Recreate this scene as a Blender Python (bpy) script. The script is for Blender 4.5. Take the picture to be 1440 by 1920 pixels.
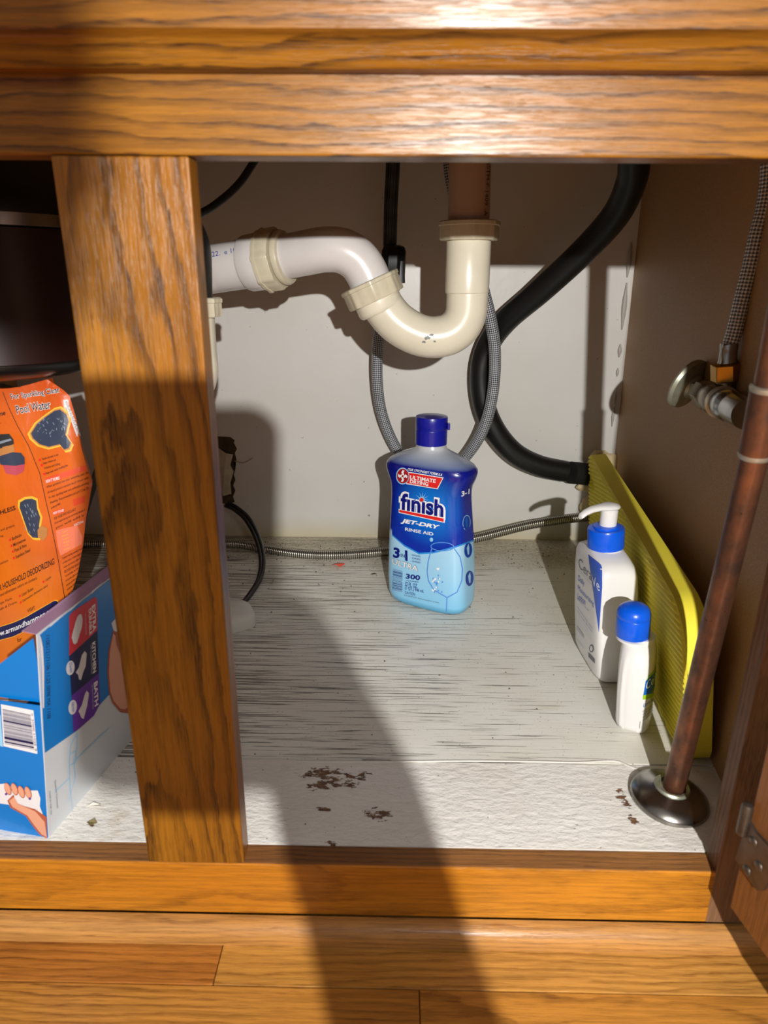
import bpy, bmesh, math, random
from mathutils import Vector, Matrix
from mathutils.bvhtree import BVHTree
random.seed(7)
sc = bpy.context.scene
for o in list(bpy.data.objects): bpy.data.objects.remove(o)

# ------------------------------------------------------------------ camera
FPX, CAMH = 1280.0, 0.39
YAW, PITCH, ROLL = math.radians(-0.757), math.radians(19.3), math.radians(0.42)
CF = Vector((math.sin(YAW)*math.cos(PITCH), math.cos(YAW)*math.cos(PITCH), -math.sin(PITCH)))
_r = Vector((math.cos(YAW), -math.sin(YAW), 0)); _u = _r.cross(CF)
CR = math.cos(ROLL)*_r + math.sin(ROLL)*_u
CU = -math.sin(ROLL)*_r + math.cos(ROLL)*_u
CC = Vector((0, 0, CAMH))
cam = bpy.data.cameras.new('camera'); cam_o = bpy.data.objects.new('camera', cam); sc.collection.objects.link(cam_o)
cam.sensor_fit = 'VERTICAL'; cam.sensor_height = 36; cam.lens = 36*FPX/1920
cam.clip_start = 0.01; cam.clip_end = 50
M = Matrix((CR, CU, -CF)).transposed().to_4x4(); M.translation = CC
cam_o.matrix_world = M
cam.dof.use_dof = True; cam.dof.focus_distance = 0.80; cam.dof.aperture_fstop = 11.0
sc.camera = cam_o

# ------------------------------------------------------------------ world, lamp, exposure
w = bpy.data.worlds.new('world'); sc.world = w; w.use_nodes = True
w.node_tree.nodes['Background'].inputs[0].default_value = (1.0, 0.95, 0.89, 1)
w.node_tree.nodes['Background'].inputs[1].default_value = 0.25
LP = Vector((0.100, -0.375, 0.4955))
ld = bpy.data.lights.new('flashlight_lamp', 'POINT'); ld.energy = 46; ld.shadow_soft_size = 0.005
ld.color = (1.0, 0.975, 0.93)
lo = bpy.data.objects.new('flashlight_lamp', ld); lo.location = LP; sc.collection.objects.link(lo)
al = bpy.data.lights.new('ceiling_lamp', 'AREA'); al.shape = 'DISK'; al.size = 0.35; al.energy = 6.0; al.color = (1.0, 0.96, 0.92)
ao = bpy.data.objects.new('ceiling_lamp', al); ao.location = (0.35, -1.0, 1.42); sc.collection.objects.link(ao)
ao.rotation_euler = (Vector((0.0, 0.55, 0.0))-ao.location).to_track_quat('-Z', 'Y').to_euler()
sc.view_settings.view_transform = 'Standard'; sc.view_settings.look = 'None'
sc.view_settings.exposure = 0.0; sc.view_settings.gamma = 1; sc.view_settings.use_curve_mapping = False

# ------------------------------------------------------------------ placing helpers
def ray(x, y): return CF + CR*((x-720)/FPX) + CU*((960-y)/FPX)
def P(x, y, X=None, Y=None, Z=None):
    """the point of the place that stands at distance X / Y / Z along one sight line"""
    d = ray(x, y)
    if X is not None: t = (X-CC.x)/d.x
    elif Y is not None: t = (Y-CC.y)/d.y
    else: t = (Z-CC.z)/d.z
    return CC + d*t
def PP(x, y, p0, n):
    d = ray(x, y); return CC + d*((p0-CC).dot(n)/d.dot(n))

# ------------------------------------------------------------------ object helpers
def tag(o, label=None, cat=None, group=None, kind=None):
    if label: o['label'] = label
    if cat: o['category'] = cat
    if group: o['group'] = group
    if kind: o['kind'] = kind
    return o
def thing(name, label, cat, loc, group=None):
    o = bpy.data.objects.new(name, None); sc.collection.objects.link(o)
    o.empty_display_size = 0.02; o.location = loc
    return tag(o, label, cat, group)
def wloc(o):
    v = Vector((0, 0, 0))
    while o is not None: v += Vector(o.location); o = o.parent
    return v
def obj(name, bm, mat, parent=None, smooth=True, label=None, bevel=0, kind=None):
    me = bpy.data.meshes.new(name)
    if isinstance(bm, bmesh.types.BMesh):
        bmesh.ops.recalc_face_normals(bm, faces=bm.faces); bm.to_mesh(me); bm.free()
    else:
        me.from_pydata(*bm)
    if mat is not None:
        for m in (mat if isinstance(mat, (list, tuple)) else [mat]): me.materials.append(m)
    if parent is not None: me.transform(Matrix.Translation(-wloc(parent)))
    o = bpy.data.objects.new(name, me); sc.collection.objects.link(o)
    if parent is not None: o.parent = parent
    for p in me.polygons: p.use_smooth = smooth
    if smooth:
        try: me.set_sharp_from_angle(angle=math.radians(40))
        except Exception: pass
    if bevel:
        b = o.modifiers.new('bevel', 'BEVEL'); b.width = bevel; b.segments = 2; b.limit_method = 'ANGLE'
    if label: o['label'] = label
    if kind: o['kind'] = kind
    return o
def box(bm, x0, x1, y0, y1, z0, z1):
    v = [bm.verts.new((x, y, z)) for z in (z0, z1) for y in (y0, y1) for x in (x0, x1)]
    for f in ((0,1,3,2),(4,6,7,5),(0,4,5,1),(2,3,7,6),(0,2,6,4),(1,5,7,3)): bm.faces.new([v[i] for i in f])
    return bm
def boxo(name, ext, mat, parent=None, **k):
    return obj(name, box(bmesh.new(), *ext), mat, parent, smooth=False, **k)
def hexa(bm, pts):
    """eight corners: four of one side, then the matching four of the other"""
    v = [bm.verts.new(p) for p in pts]
    for f in ((0,1,2,3),(7,6,5,4),(0,4,5,1),(1,5,6,2),(2,6,7,3),(3,7,4,0)): bm.faces.new([v[i] for i in f])
    return bm
def spline(pts, n=10):
    pts = [Vector(p) for p in pts]; out = []
    q = [pts[0]*2-pts[1]] + pts + [pts[-1]*2-pts[-2]]
    for i in range(1, len(q)-2):
        a, b, c, d = q[i-1:i+3]
        for k in range(n):
            t = k/n
            out.append(0.5*((2*b)+(c-a)*t+(2*a-5*b+4*c-d)*t*t+(3*b-a-3*c+d)*t**3))
    out.append(pts[-1]); return out
def tube(path, r, seg=20, smooth=10, caps=True, flat=1.0, inner=None):
    ps = spline(path, smooth) if smooth else [Vector(p) for p in path]
    bm = bmesh.new(); uvl = bm.loops.layers.uv.new('UVMap')
    n = len(ps); rad = r if callable(r) else (lambda t: r)
    tang = [(ps[min(i+1, n-1)]-ps[max(i-1, 0)]).normalized() for i in range(n)]
    up = Vector((0, 1, 0)) if abs(tang[0].y) < 0.8 else Vector((1, 0, 0))
    N = (up - tang[0]*up.dot(tang[0])).normalized()
    rings = []; L = [0.0]
    for i in range(n):
        if i:
            N = (N - tang[i]*N.dot(tang[i])).normalized(); L.append(L[-1]+(ps[i]-ps[i-1]).length)
        B = tang[i].cross(N); R_ = rad(i/(n-1))
        rings.append([bm.verts.new(ps[i]+(N*math.cos(a)*flat+B*math.sin(a))*R_) for a in [2*math.pi*k/seg for k in range(seg)]])
    for i in range(n-1):
        for k in range(seg):
            f = bm.faces.new((rings[i][k], rings[i][(k+1) % seg], rings[i+1][(k+1) % seg], rings[i+1][k]))
            for lp, (uu, vv) in zip(f.loops, ((k, L[i]), (k+1, L[i]), (k+1, L[i+1]), (k, L[i+1]))):
                lp[uvl].uv = (uu/seg, vv*20)
    if caps:
        bm.faces.new(rings[0][::-1]); bm.faces.new(rings[-1])
    return bm
def basis(ax):
    ax = Vector(ax).normalized(); up = Vector((0, 0, 1)) if abs(ax.z) < 0.9 else Vector((0, 1, 0))
    a = up.cross(ax).normalized(); return a, ax.cross(a), ax
def lathe(prof, org, ax, seg=32, ribs=0, ribd=0.0, ribw=0.3, rot=0.0, bm=None, cap=True):
    bm = bm or bmesh.new(); a, b, c = basis(ax); org = Vector(org); rings = []
    for (r, h) in prof:
        ring = []
        for k in range(seg):
            t = 2*math.pi*k/seg+rot; rr = r
            if ribs and ((t*ribs/(2*math.pi)) % 1) < ribw: rr = r+ribd
            ring.append(bm.verts.new(org+a*math.cos(t)*rr+b*math.sin(t)*rr+c*h))
        rings.append(ring)
    for i in range(len(rings)-1):
        for k in range(seg): bm.faces.new((rings[i][k], rings[i][(k+1) % seg], rings[i+1][(k+1) % seg], rings[i+1][k]))
    if cap: bm.faces.new(rings[0][::-1]); bm.faces.new(rings[-1])
    return bm
def superring(cx, cy, a, b, ang, n, z, seg=64, nf=None):
    out = []; ca, sa = math.cos(ang), math.sin(ang)
    for k in range(seg):
        t = 2*math.pi*k/seg; c, s = math.cos(t), math.sin(t)
        X = a*math.copysign(abs(c)**(2/n), c); Y = b*math.copysign(abs(s)**(2/n), s)
        out.append(Vector((cx+ca*X-sa*Y, cy+sa*X+ca*Y, z)))
    return out
def loft(rings, bm=None, cap=True):
    bm = bm or bmesh.new(); rs = [[bm.verts.new(p) for p in r] for r in rings]; m = len(rs[0])
    for i in range(len(rs)-1):
        for k in range(m): bm.faces.new((rs[i][k], rs[i][(k+1) % m], rs[i+1][(k+1) % m], rs[i+1][k]))
    if cap: bm.faces.new(rs[0][::-1]); bm.faces.new(rs[-1])
    return bm
def bvh_of(o):
    m = Matrix.Translation(wloc(o)); me = o.data
    return BVHTree.FromPolygons([m @ v.co for v in me.vertices], [tuple(p.vertices) for p in me.polygons])

# ------------------------------------------------------------------ printing: flat lettering and shapes laid on a surface
def cutgrid(bm, step):
    xs = [v.co.x for v in bm.verts]; ys = [v.co.y for v in bm.verts]
    for ax, vals in ((0, xs), (1, ys)):
        a, b = min(vals), max(vals); k = math.floor(a/step)+1
        while k*step < b:
            co = [0, 0, 0]; no = [0, 0, 0]; co[ax] = k*step; no[ax] = 1
            bmesh.ops.bisect_plane(bm, geom=bm.verts[:]+bm.edges[:]+bm.faces[:], plane_co=co, plane_no=no); k += 1
def lay(name, bm, mat, parent, bvh, off, step=0, label=None):
    if step: cutgrid(bm, step)
    dead = []; last = 0.7; lastn = -CF
    for v in bm.verts:
        h = bvh.ray_cast(CC, ray(v.co.x, v.co.y).normalized())
        if h[0] is not None: last = h[3]; lastn = h[1] if h[1].dot(CF) < 0 else -h[1]; break
    for v in bm.verts:
        d = ray(v.co.x, v.co.y).normalized()
        h = bvh.ray_cast(CC, d)
        if h[0] is None:
            q = bvh.find_nearest(CC + d*last)
            if q[0] is None or q[3] > 0.03: dead.append(v); continue
            v.co = q[0] + lastn*off; continue
        last = h[3]
        nn = h[1] if h[1].dot(d) < 0 else -h[1]
        v.co = h[0] + nn*off; lastn = nn
    if dead: bmesh.ops.delete(bm, geom=dead, context='VERTS')
    if not bm.faces: bm.free(); return None
    o = obj(name, bm, mat, parent, smooth=False, label=label)
    return o
def polys_bm(polys):
    bm = bmesh.new()
    for pl in polys:
        try: bm.faces.new([bm.verts.new((x, y, 0)) for x, y in pl])
        except Exception: pass
    bmesh.ops.triangulate(bm, faces=bm.faces[:])
    return bm
def patch(name, polys, mat, parent, bvh, off=0.0003, step=0, label=None):
    if polys and not isinstance(polys[0][0], (tuple, list)): polys = [polys]
    return lay(name, polys_bm(polys), mat, parent, bvh, off, step, label)
_tc = {}
def text_verts(s, bold):
    key = (s, bold)
    if key not in _tc:
        cu = bpy.data.curves.new('t', 'FONT'); cu.body = s; cu.size = 1; cu.resolution_u = 3; cu.offset = bold
        o = bpy.data.objects.new('t', cu); sc.collection.objects.link(o)
        me = bpy.data.meshes.new_from_object(o.evaluated_get(bpy.context.evaluated_depsgraph_get()))
        vs = [tuple(v.co[:2]) for v in me.vertices]; fs = [tuple(p.vertices) for p in me.polygons]
        bpy.data.objects.remove(o); bpy.data.curves.remove(cu); bpy.data.meshes.remove(me)
        _tc[key] = (vs, fs)
    return _tc[key]
def text(s, p0, p1, p2, mat, parent, bvh, off=0.0004, bold=0.0, step=0, bow=0.0, ref=None, skew=0.0, name='lettering'):
    """p0-p1 the foot line, p2 the top of the first letter"""
    vs, fs = text_verts(s, bold)
    if not vs: return
    rv = text_verts(s, ref if ref is not None else bold)[0]
    x0 = min(v[0] for v in rv); x1 = max(v[0] for v in rv); y0 = min(v[1] for v in rv); y1 = max(v[1] for v in rv)
    bm = bmesh.new(); vv = []
    for x, y in vs:
        u = (x-x0)/(x1-x0); t = (y-y0)/(y1-y0); u += skew*(t-0.5)
        k = bow*4*u*(1-u)
        vv.append(bm.verts.new((p0[0]+(p1[0]-p0[0])*u+(p2[0]-p0[0])*t, p0[1]+(p1[1]-p0[1])*u+(p2[1]-p0[1])*t+k, 0)))
    for f in fs:
        try: bm.faces.new([vv[i] for i in f])
        except Exception: pass
    return lay(name, bm, mat, parent, bvh, off, step)
def ell(cx, cy, rx, ry, rot=0, n=20):
    c, s = math.cos(rot), math.sin(rot)
    return [(cx+c*rx*math.cos(t)-s*ry*math.sin(t), cy+s*rx*math.cos(t)+c*ry*math.sin(t)) for t in [2*math.pi*k/n for k in range(n)]]
def strip(pts, wd):
    out = []
    for (a, b) in zip(pts[:-1], pts[1:]):
        dx, dy = b[0]-a[0], b[1]-a[1]; L = math.hypot(dx, dy) or 1; nx, ny = -dy/L*wd/2, dx/L*wd/2
        out.append([(a[0]+nx, a[1]+ny), (b[0]+nx, b[1]+ny), (b[0]-nx, b[1]-ny), (a[0]-nx, a[1]-ny)])
    return out

# ------------------------------------------------------------------ materials
def s2l(c): return tuple((x/255/12.92 if x <= 10 else ((x/255+0.055)/1.055)**2.4) for x in c)
def newmat(name):
    m = bpy.data.materials.new(name); m.use_nodes = True; nt = m.node_tree
    return m, nt, nt.nodes['Principled BSDF']
class NB:
    def __init__(s, nt): s.nt = nt; s.g = None
    def n(s, t, **k):
        nd = s.nt.nodes.new(t)
        for a, b in k.items(): setattr(nd, a, b)
        return nd
    def l(s, a, b): s.nt.links.new(a, b)
    def set(s, inp, v):
        if hasattr(v, 'is_linked') or isinstance(v, bpy.types.NodeSocket): s.l(v, inp)
        else: inp.default_value = v
    def pos(s):
        if not s.g: s.g = s.n('ShaderNodeNewGeometry')
        return s.g.outputs['Position']
    def xyz(s, vec=None):
        nd = s.n('ShaderNodeSeparateXYZ'); s.l(vec or s.pos(), nd.inputs[0]); return nd.outputs
    def comb(s, x, y, z):
        nd = s.n('ShaderNodeCombineXYZ')
        for i, v in enumerate((x, y, z)): s.set(nd.inputs[i], v)
        return nd.outputs[0]
    def m(s, op, a, b=0.0, c=0.0, clamp=False):
        nd = s.n('ShaderNodeMath', operation=op, use_clamp=clamp); s.set(nd.inputs[0], a)
        if len(nd.inputs) > 1: s.set(nd.inputs[1], b)
        if op in ('MULTIPLY_ADD', 'SMOOTH_MIN'): s.set(nd.inputs[2], c)
        return nd.outputs[0]
    def scale(s, vec, sc3):
        nd = s.n('ShaderNodeVectorMath', operation='MULTIPLY'); s.l(vec, nd.inputs[0]); nd.inputs[1].default_value = sc3; return nd.outputs[0]
    def addv(s, vec, v):
        nd = s.n('ShaderNodeVectorMath', operation='ADD'); s.l(vec, nd.inputs[0]); s.set(nd.inputs[1], v); return nd.outputs[0]
    def noise(s, vec, sc_=5, det=3, rough=0.5, dist=0.0):
        nd = s.n('ShaderNodeTexNoise'); s.l(vec, nd.inputs['Vector']); nd.inputs['Scale'].default_value = sc_
        nd.inputs['Detail'].default_value = det; nd.inputs['Roughness'].default_value = rough; nd.inputs['Distortion'].default_value = dist
        return nd.outputs['Fac']
    def ramp(s, fac, stops, interp='LINEAR'):
        nd = s.n('ShaderNodeValToRGB'); s.l(fac, nd.inputs[0]); r = nd.color_ramp; r.interpolation = interp
        while len(r.elements) < len(stops): r.elements.new(0.5)
        for e, (p, c) in zip(r.elements, stops):
            e.position = p; e.color = (c, c, c, 1) if isinstance(c, (int, float)) else (*c, 1)
        return nd.outputs[0]
    def mix(s, fac, a, b, blend='MIX'):
        nd = s.n('ShaderNodeMix', data_type='RGBA', blend_type=blend); s.set(nd.inputs[0], fac)
        for i, v in ((6, a), (7, b)):
            if isinstance(v, tuple): nd.inputs[i].default_value = (*v, 1) if len(v) == 3 else v
            else: s.l(v, nd.inputs[i])
        return nd.outputs[2]
    def bump(s, h, bsdf, strength=0.3, dist=0.001):
        nd = s.n('ShaderNodeBump'); nd.inputs['Strength'].default_value = strength; nd.inputs['Distance'].default_value = dist
        s.l(h, nd.inputs['Height']); s.l(nd.outputs[0], bsdf.inputs['Normal']); return nd
def plain(name, col, rough=0.5, metal=0.0, spec=None, coat=0.0, trans=0.0, sss=0.0, noise=0.0, nscale=40, bump=0.0):
    m, nt, b = newmat(name); c = s2l(col)
    b.inputs['Base Color'].default_value = (*c, 1); b.inputs['Roughness'].default_value = rough; b.inputs['Metallic'].default_value = metal
    if spec is not None: b.inputs['Specular IOR Level'].default_value = spec
    if coat: b.inputs['Coat Weight'].default_value = coat; b.inputs['Coat Roughness'].default_value = 0.08
    if trans: b.inputs['Transmission Weight'].default_value = trans
    if sss: b.inputs['Subsurface Weight'].default_value = sss; b.inputs['Subsurface Radius'].default_value = (0.01, 0.006, 0.004); b.inputs['Subsurface Scale'].default_value = 0.3
    if noise or bump:
        k = NB(nt); f = k.noise(k.pos(), nscale, 4)
        if noise:
            k.l(k.mix(k.ramp(f, [(0.35, 0.0), (0.7, 1.0)]), c, tuple(x*(1-noise) for x in c)), b.inputs['Base Color'])
        if bump: k.bump(f, b, bump)
    return m
def oak(name, axis, across, off=(0, 0), k1=0.0, freq=60, light=(178, 104, 34), mid=(150, 80, 22), dark=(74, 34, 10), rough=0.3, cath=None, amt=1.0, pore=1.0, wob=1.0, gain=0.86):
    """axis: grain direction index; across: index of the direction across it; cath=(c_across, c_along, k, slope) draws pointed arches"""
    light, mid, dark = [tuple(q*gain for q in c) for c in (light, mid, dark)]
    m, nt, b = newmat(name); k = NB(nt); o = k.xyz(); g = o[axis]; a = o[across]; t = o[3-axis-across]
    vec = k.comb(g, a, t); vec = k.addv(vec, (off[0], off[1], off[0]*0.37))
    warp = k.noise(k.scale(vec, (5.0, 16, 16)), 1.0, 3, 0.55)
    warp2 = k.noise(k.scale(vec, (30, 130, 130)), 1.0, 3, 0.6)
    if cath:
        da = k.m('SUBTRACT', a, cath[0]); f = k.m('MULTIPLY', k.m('MULTIPLY', da, da), cath[2])
        f = k.m('ADD', f, k.m('MULTIPLY', k.m('SUBTRACT', g, cath[1]), cath[3]))
    else:
        f = k.m('ADD', a, k.m('MULTIPLY', g, k1))
    f = k.m('ADD', k.m('MULTIPLY', f, freq), k.m('MULTIPLY', warp, 3.4*wob)); f = k.m('ADD', f, k.m('MULTIPLY', warp2, 0.8*wob))
    ring = k.m('FRACT', f)
    late = k.ramp(ring, [(0.0, 0.15), (0.30, 0.0), (0.55, 0.10), (0.80, 0.85), (0.93, 1.0), (1.0, 0.15)])
    por = k.noise(k.scale(vec, (60, 1300, 1300)), 1.0, 2, 0.6)
    porm = k.ramp(por, [(0.50, 0.0), (0.62, 1.0)])
    fib = k.noise(k.scale(vec, (16, 420, 420)), 1.0, 3, 0.6)
    big = k.noise(k.scale(vec, (4, 14, 14)), 1.0, 2)
    fade = k.ramp(k.noise(k.scale(vec, (7, 30, 30)), 1.0, 2), [(0.35, 0.45), (0.60, 1.0)])
    c = k.mix(k.ramp(big, [(0.3, 0.0), (0.7, 1.0)]), s2l(light), s2l(mid))
    c = k.mix(k.m('MULTIPLY', k.m('MULTIPLY', late, fade), k.m('MULTIPLY_ADD', porm, 0.40*pore, 0.50*amt), clamp=True), c, s2l(dark))
    c = k.mix(k.m('MULTIPLY', k.ramp(fib, [(0.42, 0.0), (0.62, 1.0)]), 0.40), c, s2l(tuple(x*0.66 for x in mid)))
    c = k.mix(k.m('MULTIPLY', k.ramp(por, [(0.58, 0.0), (0.66, 1.0)]), 0.30*pore), c, s2l(dark))
    k.l(c, b.inputs['Base Color'])
    k.l(k.m('MULTIPLY_ADD', por, 0.30, rough-0.08), b.inputs['Roughness'])
    h = k.m('SUBTRACT', k.m('MULTIPLY', fib, 0.7), k.m('MULTIPLY', porm, 0.5))
    k.bump(h, b, 0.45, 0.0004)
    b.inputs['Coat Weight'].default_value = 0.16; b.inputs['Coat Roughness'].default_value = 0.2; b.inputs['Specular IOR Level'].default_value = 0.35
    return m
def spots(k, lst, warp=0.6, wscale=120):
    """a mask of ragged patches at given floor places (x, y, rx, ry)"""
    x, y, z = k.xyz()[0:3]; nz = k.noise(k.scale(k.pos(), (1, 2.2, 1)), wscale, 4, 0.65); acc = None
    for (cx, cy, rx, ry) in lst:
        dx = k.m('DIVIDE', k.m('SUBTRACT', x, cx), rx); dy = k.m('DIVIDE', k.m('SUBTRACT', y, cy), ry)
        d = k.m('SQRT', k.m('ADD', k.m('MULTIPLY', dx, dx), k.m('MULTIPLY', dy, dy)))
        v = k.m('SUBTRACT', 1.0, d); acc = v if acc is None else k.m('MAXIMUM', acc, v)
    v = k.m('ADD', k.m('MINIMUM', acc, 0.45), k.m('MULTIPLY', k.m('SUBTRACT', nz, 0.5), warp*6))
    v = k.m('MULTIPLY', v, k.m('GREATER_THAN', acc, -0.15))
    return k.ramp(v, [(0.30, 0.0), (0.36, 1.0)])
def painted_board():
    m, nt, b = newmat('painted_plank'); k = NB(nt); o = k.xyz(); y = o[1]
    grain = k.noise(k.scale(k.pos(), (11, 560, 1)), 1.0, 4, 0.55, 0.3)
    area = k.noise(k.scale(k.pos(), (6, 16, 1)), 1.0, 3)
    left = k.ramp(o[0], [(0.0, 0.0), (1.0, 1.0)])
    thr = k.m('ADD', grain, k.m('MULTIPLY', area, 0.20))
    thr = k.m('SUBTRACT', thr, k.m('MULTIPLY', o[0], 0.30))
    crack = k.ramp(thr, [(0.675, 0.0), (0.700, 1.0)])
    col = k.mix(k.ramp(k.noise(k.pos(), 9, 3), [(0.35, 0.0), (0.75, 1.0)]), s2l((232, 230, 222)), s2l((222, 217, 204)))
    # dirt settled along the wall
    fn = k.noise(k.pos(), 260, 4, 0.7); dirtz = k.ramp(k.m('ADD', y, k.m('MULTIPLY', k.noise(k.pos(), 14, 3), 0.12)), [(0.93, 0.0), (1.06, 1.0)])
    col = k.mix(k.m('MULTIPLY', dirtz, k.ramp(fn, [(0.38, 0.0), (0.62, 0.8)])), col, s2l((140, 122, 88)))
    col = k.mix(k.m('MULTIPLY', dirtz, 0.45), col, s2l((186, 176, 148)))
    spk = k.ramp(k.noise(k.pos(), 420, 2, 0.5), [(0.69, 0.0), (0.72, 1.0)])
    col = k.mix(k.m('MULTIPLY', spk, 0.7), col, s2l((96, 84, 66)))
    st = k.ramp(k.noise(k.scale(k.pos(), (1, 1.6, 1)), 16, 3), [(0.66, 0.0), (0.80, 0.5)])
    col = k.mix(st, col, s2l((196, 182, 146)))
    col = k.mix(k.m('MULTIPLY', crack, 0.78), col, s2l((74, 64, 52)))
    k.l(col, b.inputs['Base Color']); b.inputs['Roughness'].default_value = 0.42
    h = k.m('SUBTRACT', k.m('MULTIPLY', grain, 0.6), crack); k.bump(h, b, 0.5, 0.0008)
    return m
def painted_front(peel):
    m, nt, b = newmat('peeling_plank'); k = NB(nt)
    n1 = k.noise(k.scale(k.pos(), (1, 1.9, 1)), 95, 5, 0.62); n2 = k.noise(k.pos(), 12, 3)
    col = k.mix(k.ramp(n2, [(0.35, 0.0), (0.7, 1.0)]), s2l((234, 231, 226)), s2l((224, 219, 210)))
    st = k.ramp(k.noise(k.pos(), 21, 4, 0.6), [(0.62, 0.0), (0.78, 0.55)])
    col = k.mix(st, col, s2l((196, 174, 136)))
    msk = spots(k, peel)
    tiny = k.ramp(k.noise(k.pos(), 330, 2, 0.5), [(0.735, 0.0), (0.755, 1.0)])
    msk2 = k.m('MAXIMUM', msk, tiny)
    edge = k.mix(k.ramp(k.noise(k.pos(), 160, 3), [(0.4, 0.0), (0.6, 1.0)]), s2l((128, 92, 62)), s2l((92, 62, 42)))
    col = k.mix(msk2, col, edge)
    k.l(col, b.inputs['Base Color']); b.inputs['Roughness'].default_value = 0.4
    k.bump(k.m('SUBTRACT', n1, k.m('MULTIPLY', msk2, 0.5)), b, 0.75, 0.0022)
    return m
def wall_paint():
    m, nt, b = newmat('white_wall_paint'); k = NB(nt); o = k.xyz()
    col = k.mix(k.ramp(k.noise(k.pos(), 6, 3), [(0.3, 0.0), (0.75, 1.0)]), s2l((222, 220, 216)), s2l((212, 209, 202)))
    low = k.ramp(k.m('ADD', o[2], k.m('MULTIPLY', k.noise(k.pos(), 25, 4), 0.02)), [(0.012, 1.0), (0.045, 0.0)])
    col = k.mix(k.m('MULTIPLY', low, 0.7), col, s2l((196, 184, 142)))
    spk = k.ramp(k.noise(k.pos(), 150, 2, 0.5), [(0.745, 0.0), (0.77, 0.8)])
    col = k.mix(spk, col, s2l((120, 108, 88)))
    k.l(col, b.inputs['Base Color']); b.inputs['Roughness'].default_value = 0.38
    k.bump(k.noise(k.pos(), 30, 4), b, 0.25, 0.002); return m
def hardboard():
    m, nt, b = newmat('brown_hardboard'); k = NB(nt)
    f = k.noise(k.scale(k.pos(), (1, 1, 1.8)), 700, 3, 0.7); g = k.noise(k.pos(), 5, 3)
    col = k.mix(k.ramp(f, [(0.35, 0.0), (0.7, 1.0)]), s2l((150, 114, 72)), s2l((194, 154, 108)))
    col = k.mix(k.ramp(g, [(0.3, 0.0), (0.7, 0.5)]), col, s2l((168, 124, 68)))
    k.l(col, b.inputs['Base Color']); b.inputs['Roughness'].default_value = 0.55
    k.bump(f, b, 0.3, 0.0006); return m
def braid(name, c1, c2, nu=10, nv=1.2, metal=0.6, rough=0.35, rings=False):
    m, nt, b = newmat(name); k = NB(nt); uv = k.n('ShaderNodeUVMap').outputs[0]; o = k.xyz(uv)
    if rings:
        f = k.m('SINE', k.m('MULTIPLY', o[1], nv*2*math.pi)); g = k.m('SINE', k.m('MULTIPLY', o[0], nu*2*math.pi))
        h = k.m('ADD', k.m('MULTIPLY', f, 0.40), k.m('MULTIPLY_ADD', g, 0.10, 0.5))
    else:
        a = k.m('SINE', k.m('ADD', k.m('MULTIPLY', o[0], nu*2*math.pi), k.m('MULTIPLY', o[1], nv*2*math.pi)))
        c = k.m('SINE', k.m('SUBTRACT', k.m('MULTIPLY', o[0], nu*2*math.pi), k.m('MULTIPLY', o[1], nv*2*math.pi)))
        h = k.m('MULTIPLY_ADD', k.m('MULTIPLY', a, c), 0.5, 0.5)
    k.l(k.mix(k.ramp(h, [(0.35, 0.0), (0.65, 1.0)]), s2l(c1), s2l(c2)), b.inputs['Base Color'])
    b.inputs['Metallic'].default_value = metal; b.inputs['Roughness'].default_value = rough
    k.bump(h, b, 0.8, 0.0008); return m

OAKC = dict(light=(190, 126, 34), mid=(172, 105, 20), dark=(66, 34, 8))
M_rail_top = oak('oak_header', 0, 2, off=(0.3, 0.1), k1=0.015, freq=150, **OAKC, amt=1.35, wob=1.0, gain=.76)
M_drawer = oak('oak_drawer_front', 0, 2, off=(1.3, 0.5), k1=-0.01, freq=150, **OAKC, amt=1.3, wob=0.9, gain=.76)
M_stile = oak('oak_center_stile', 2, 0, off=(0.11, 0.4), freq=95, light=(188, 123, 30), mid=(170, 103, 18), dark=(66, 35, 10), cath=(-0.150, 0.1, 14.0, 0.055), amt=1.4, wob=1.0, gain=.80)
M_stile2 = oak('oak_right_stile', 2, 1, off=(2.1, 0.4), freq=220, light=(170, 128, 92), mid=(146, 106, 74), dark=(70, 44, 28), rough=.6)
M_rail_bot = oak('oak_bottom_rail', 0, 2, off=(0.72, 0.9), freq=90, light=(192, 127, 36), mid=(174, 108, 26), dark=(94, 52, 14), cath=(-0.02, 0.2, 12.0, 0.05), amt=0.8, wob=0.9, gain=1.06)
M_bare = oak('bare_worn_oak', 0, 1, off=(5.2, 0.9), freq=250, light=(132, 90, 48), mid=(106, 68, 34), dark=(46, 28, 16), rough=0.6, gain=1.25)
M_shoe = oak('oak_shoe_molding', 0, 2, off=(3.2, 0.9), freq=260, light=(190, 138, 76), mid=(172, 120, 60), dark=(112, 68, 30), amt=0.7, gain=1.04)
M_door = oak('oak_door_inside', 2, 1, off=(8.2, 0.9), freq=60, light=(160, 100, 48), mid=(146, 88, 38), dark=(104, 60, 24), amt=0.3, rough=0.5)
M_board = painted_board()
M_wall = wall_paint(); M_hard = hardboard()
M_pvc = plain('cream_pvc', (222, 216, 196), 0.28, coat=0.2, noise=0.08, nscale=30)
M_pvcw = plain('white_pvc', (214, 210, 208), 0.28, coat=0.2, noise=0.06, nscale=30)
M_nut = plain('cream_nut_pvc', (206, 198, 174), 0.35, noise=0.15, nscale=60)
M_tail = plain('shade_tinted_white_pvc', (186, 160, 146), 0.35)  # white pipe; shade and the oak's warm reflection are mixed into its colour
M_black = plain('black_rubber', (16, 16, 17), 0.42, bump=0.15)
M_blackp = plain('black_plastic', (14, 14, 15), 0.3)
M_dark = plain('black_cable', (20, 21, 23), 0.35)
M_chrome = plain('worn_chrome', (176, 176, 176), 0.22, 1.0, noise=0.25, nscale=60)
M_chromed = plain('dull_dark_chrome', (156, 152, 146), 0.26, 1.0, noise=0.4, nscale=45)
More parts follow.
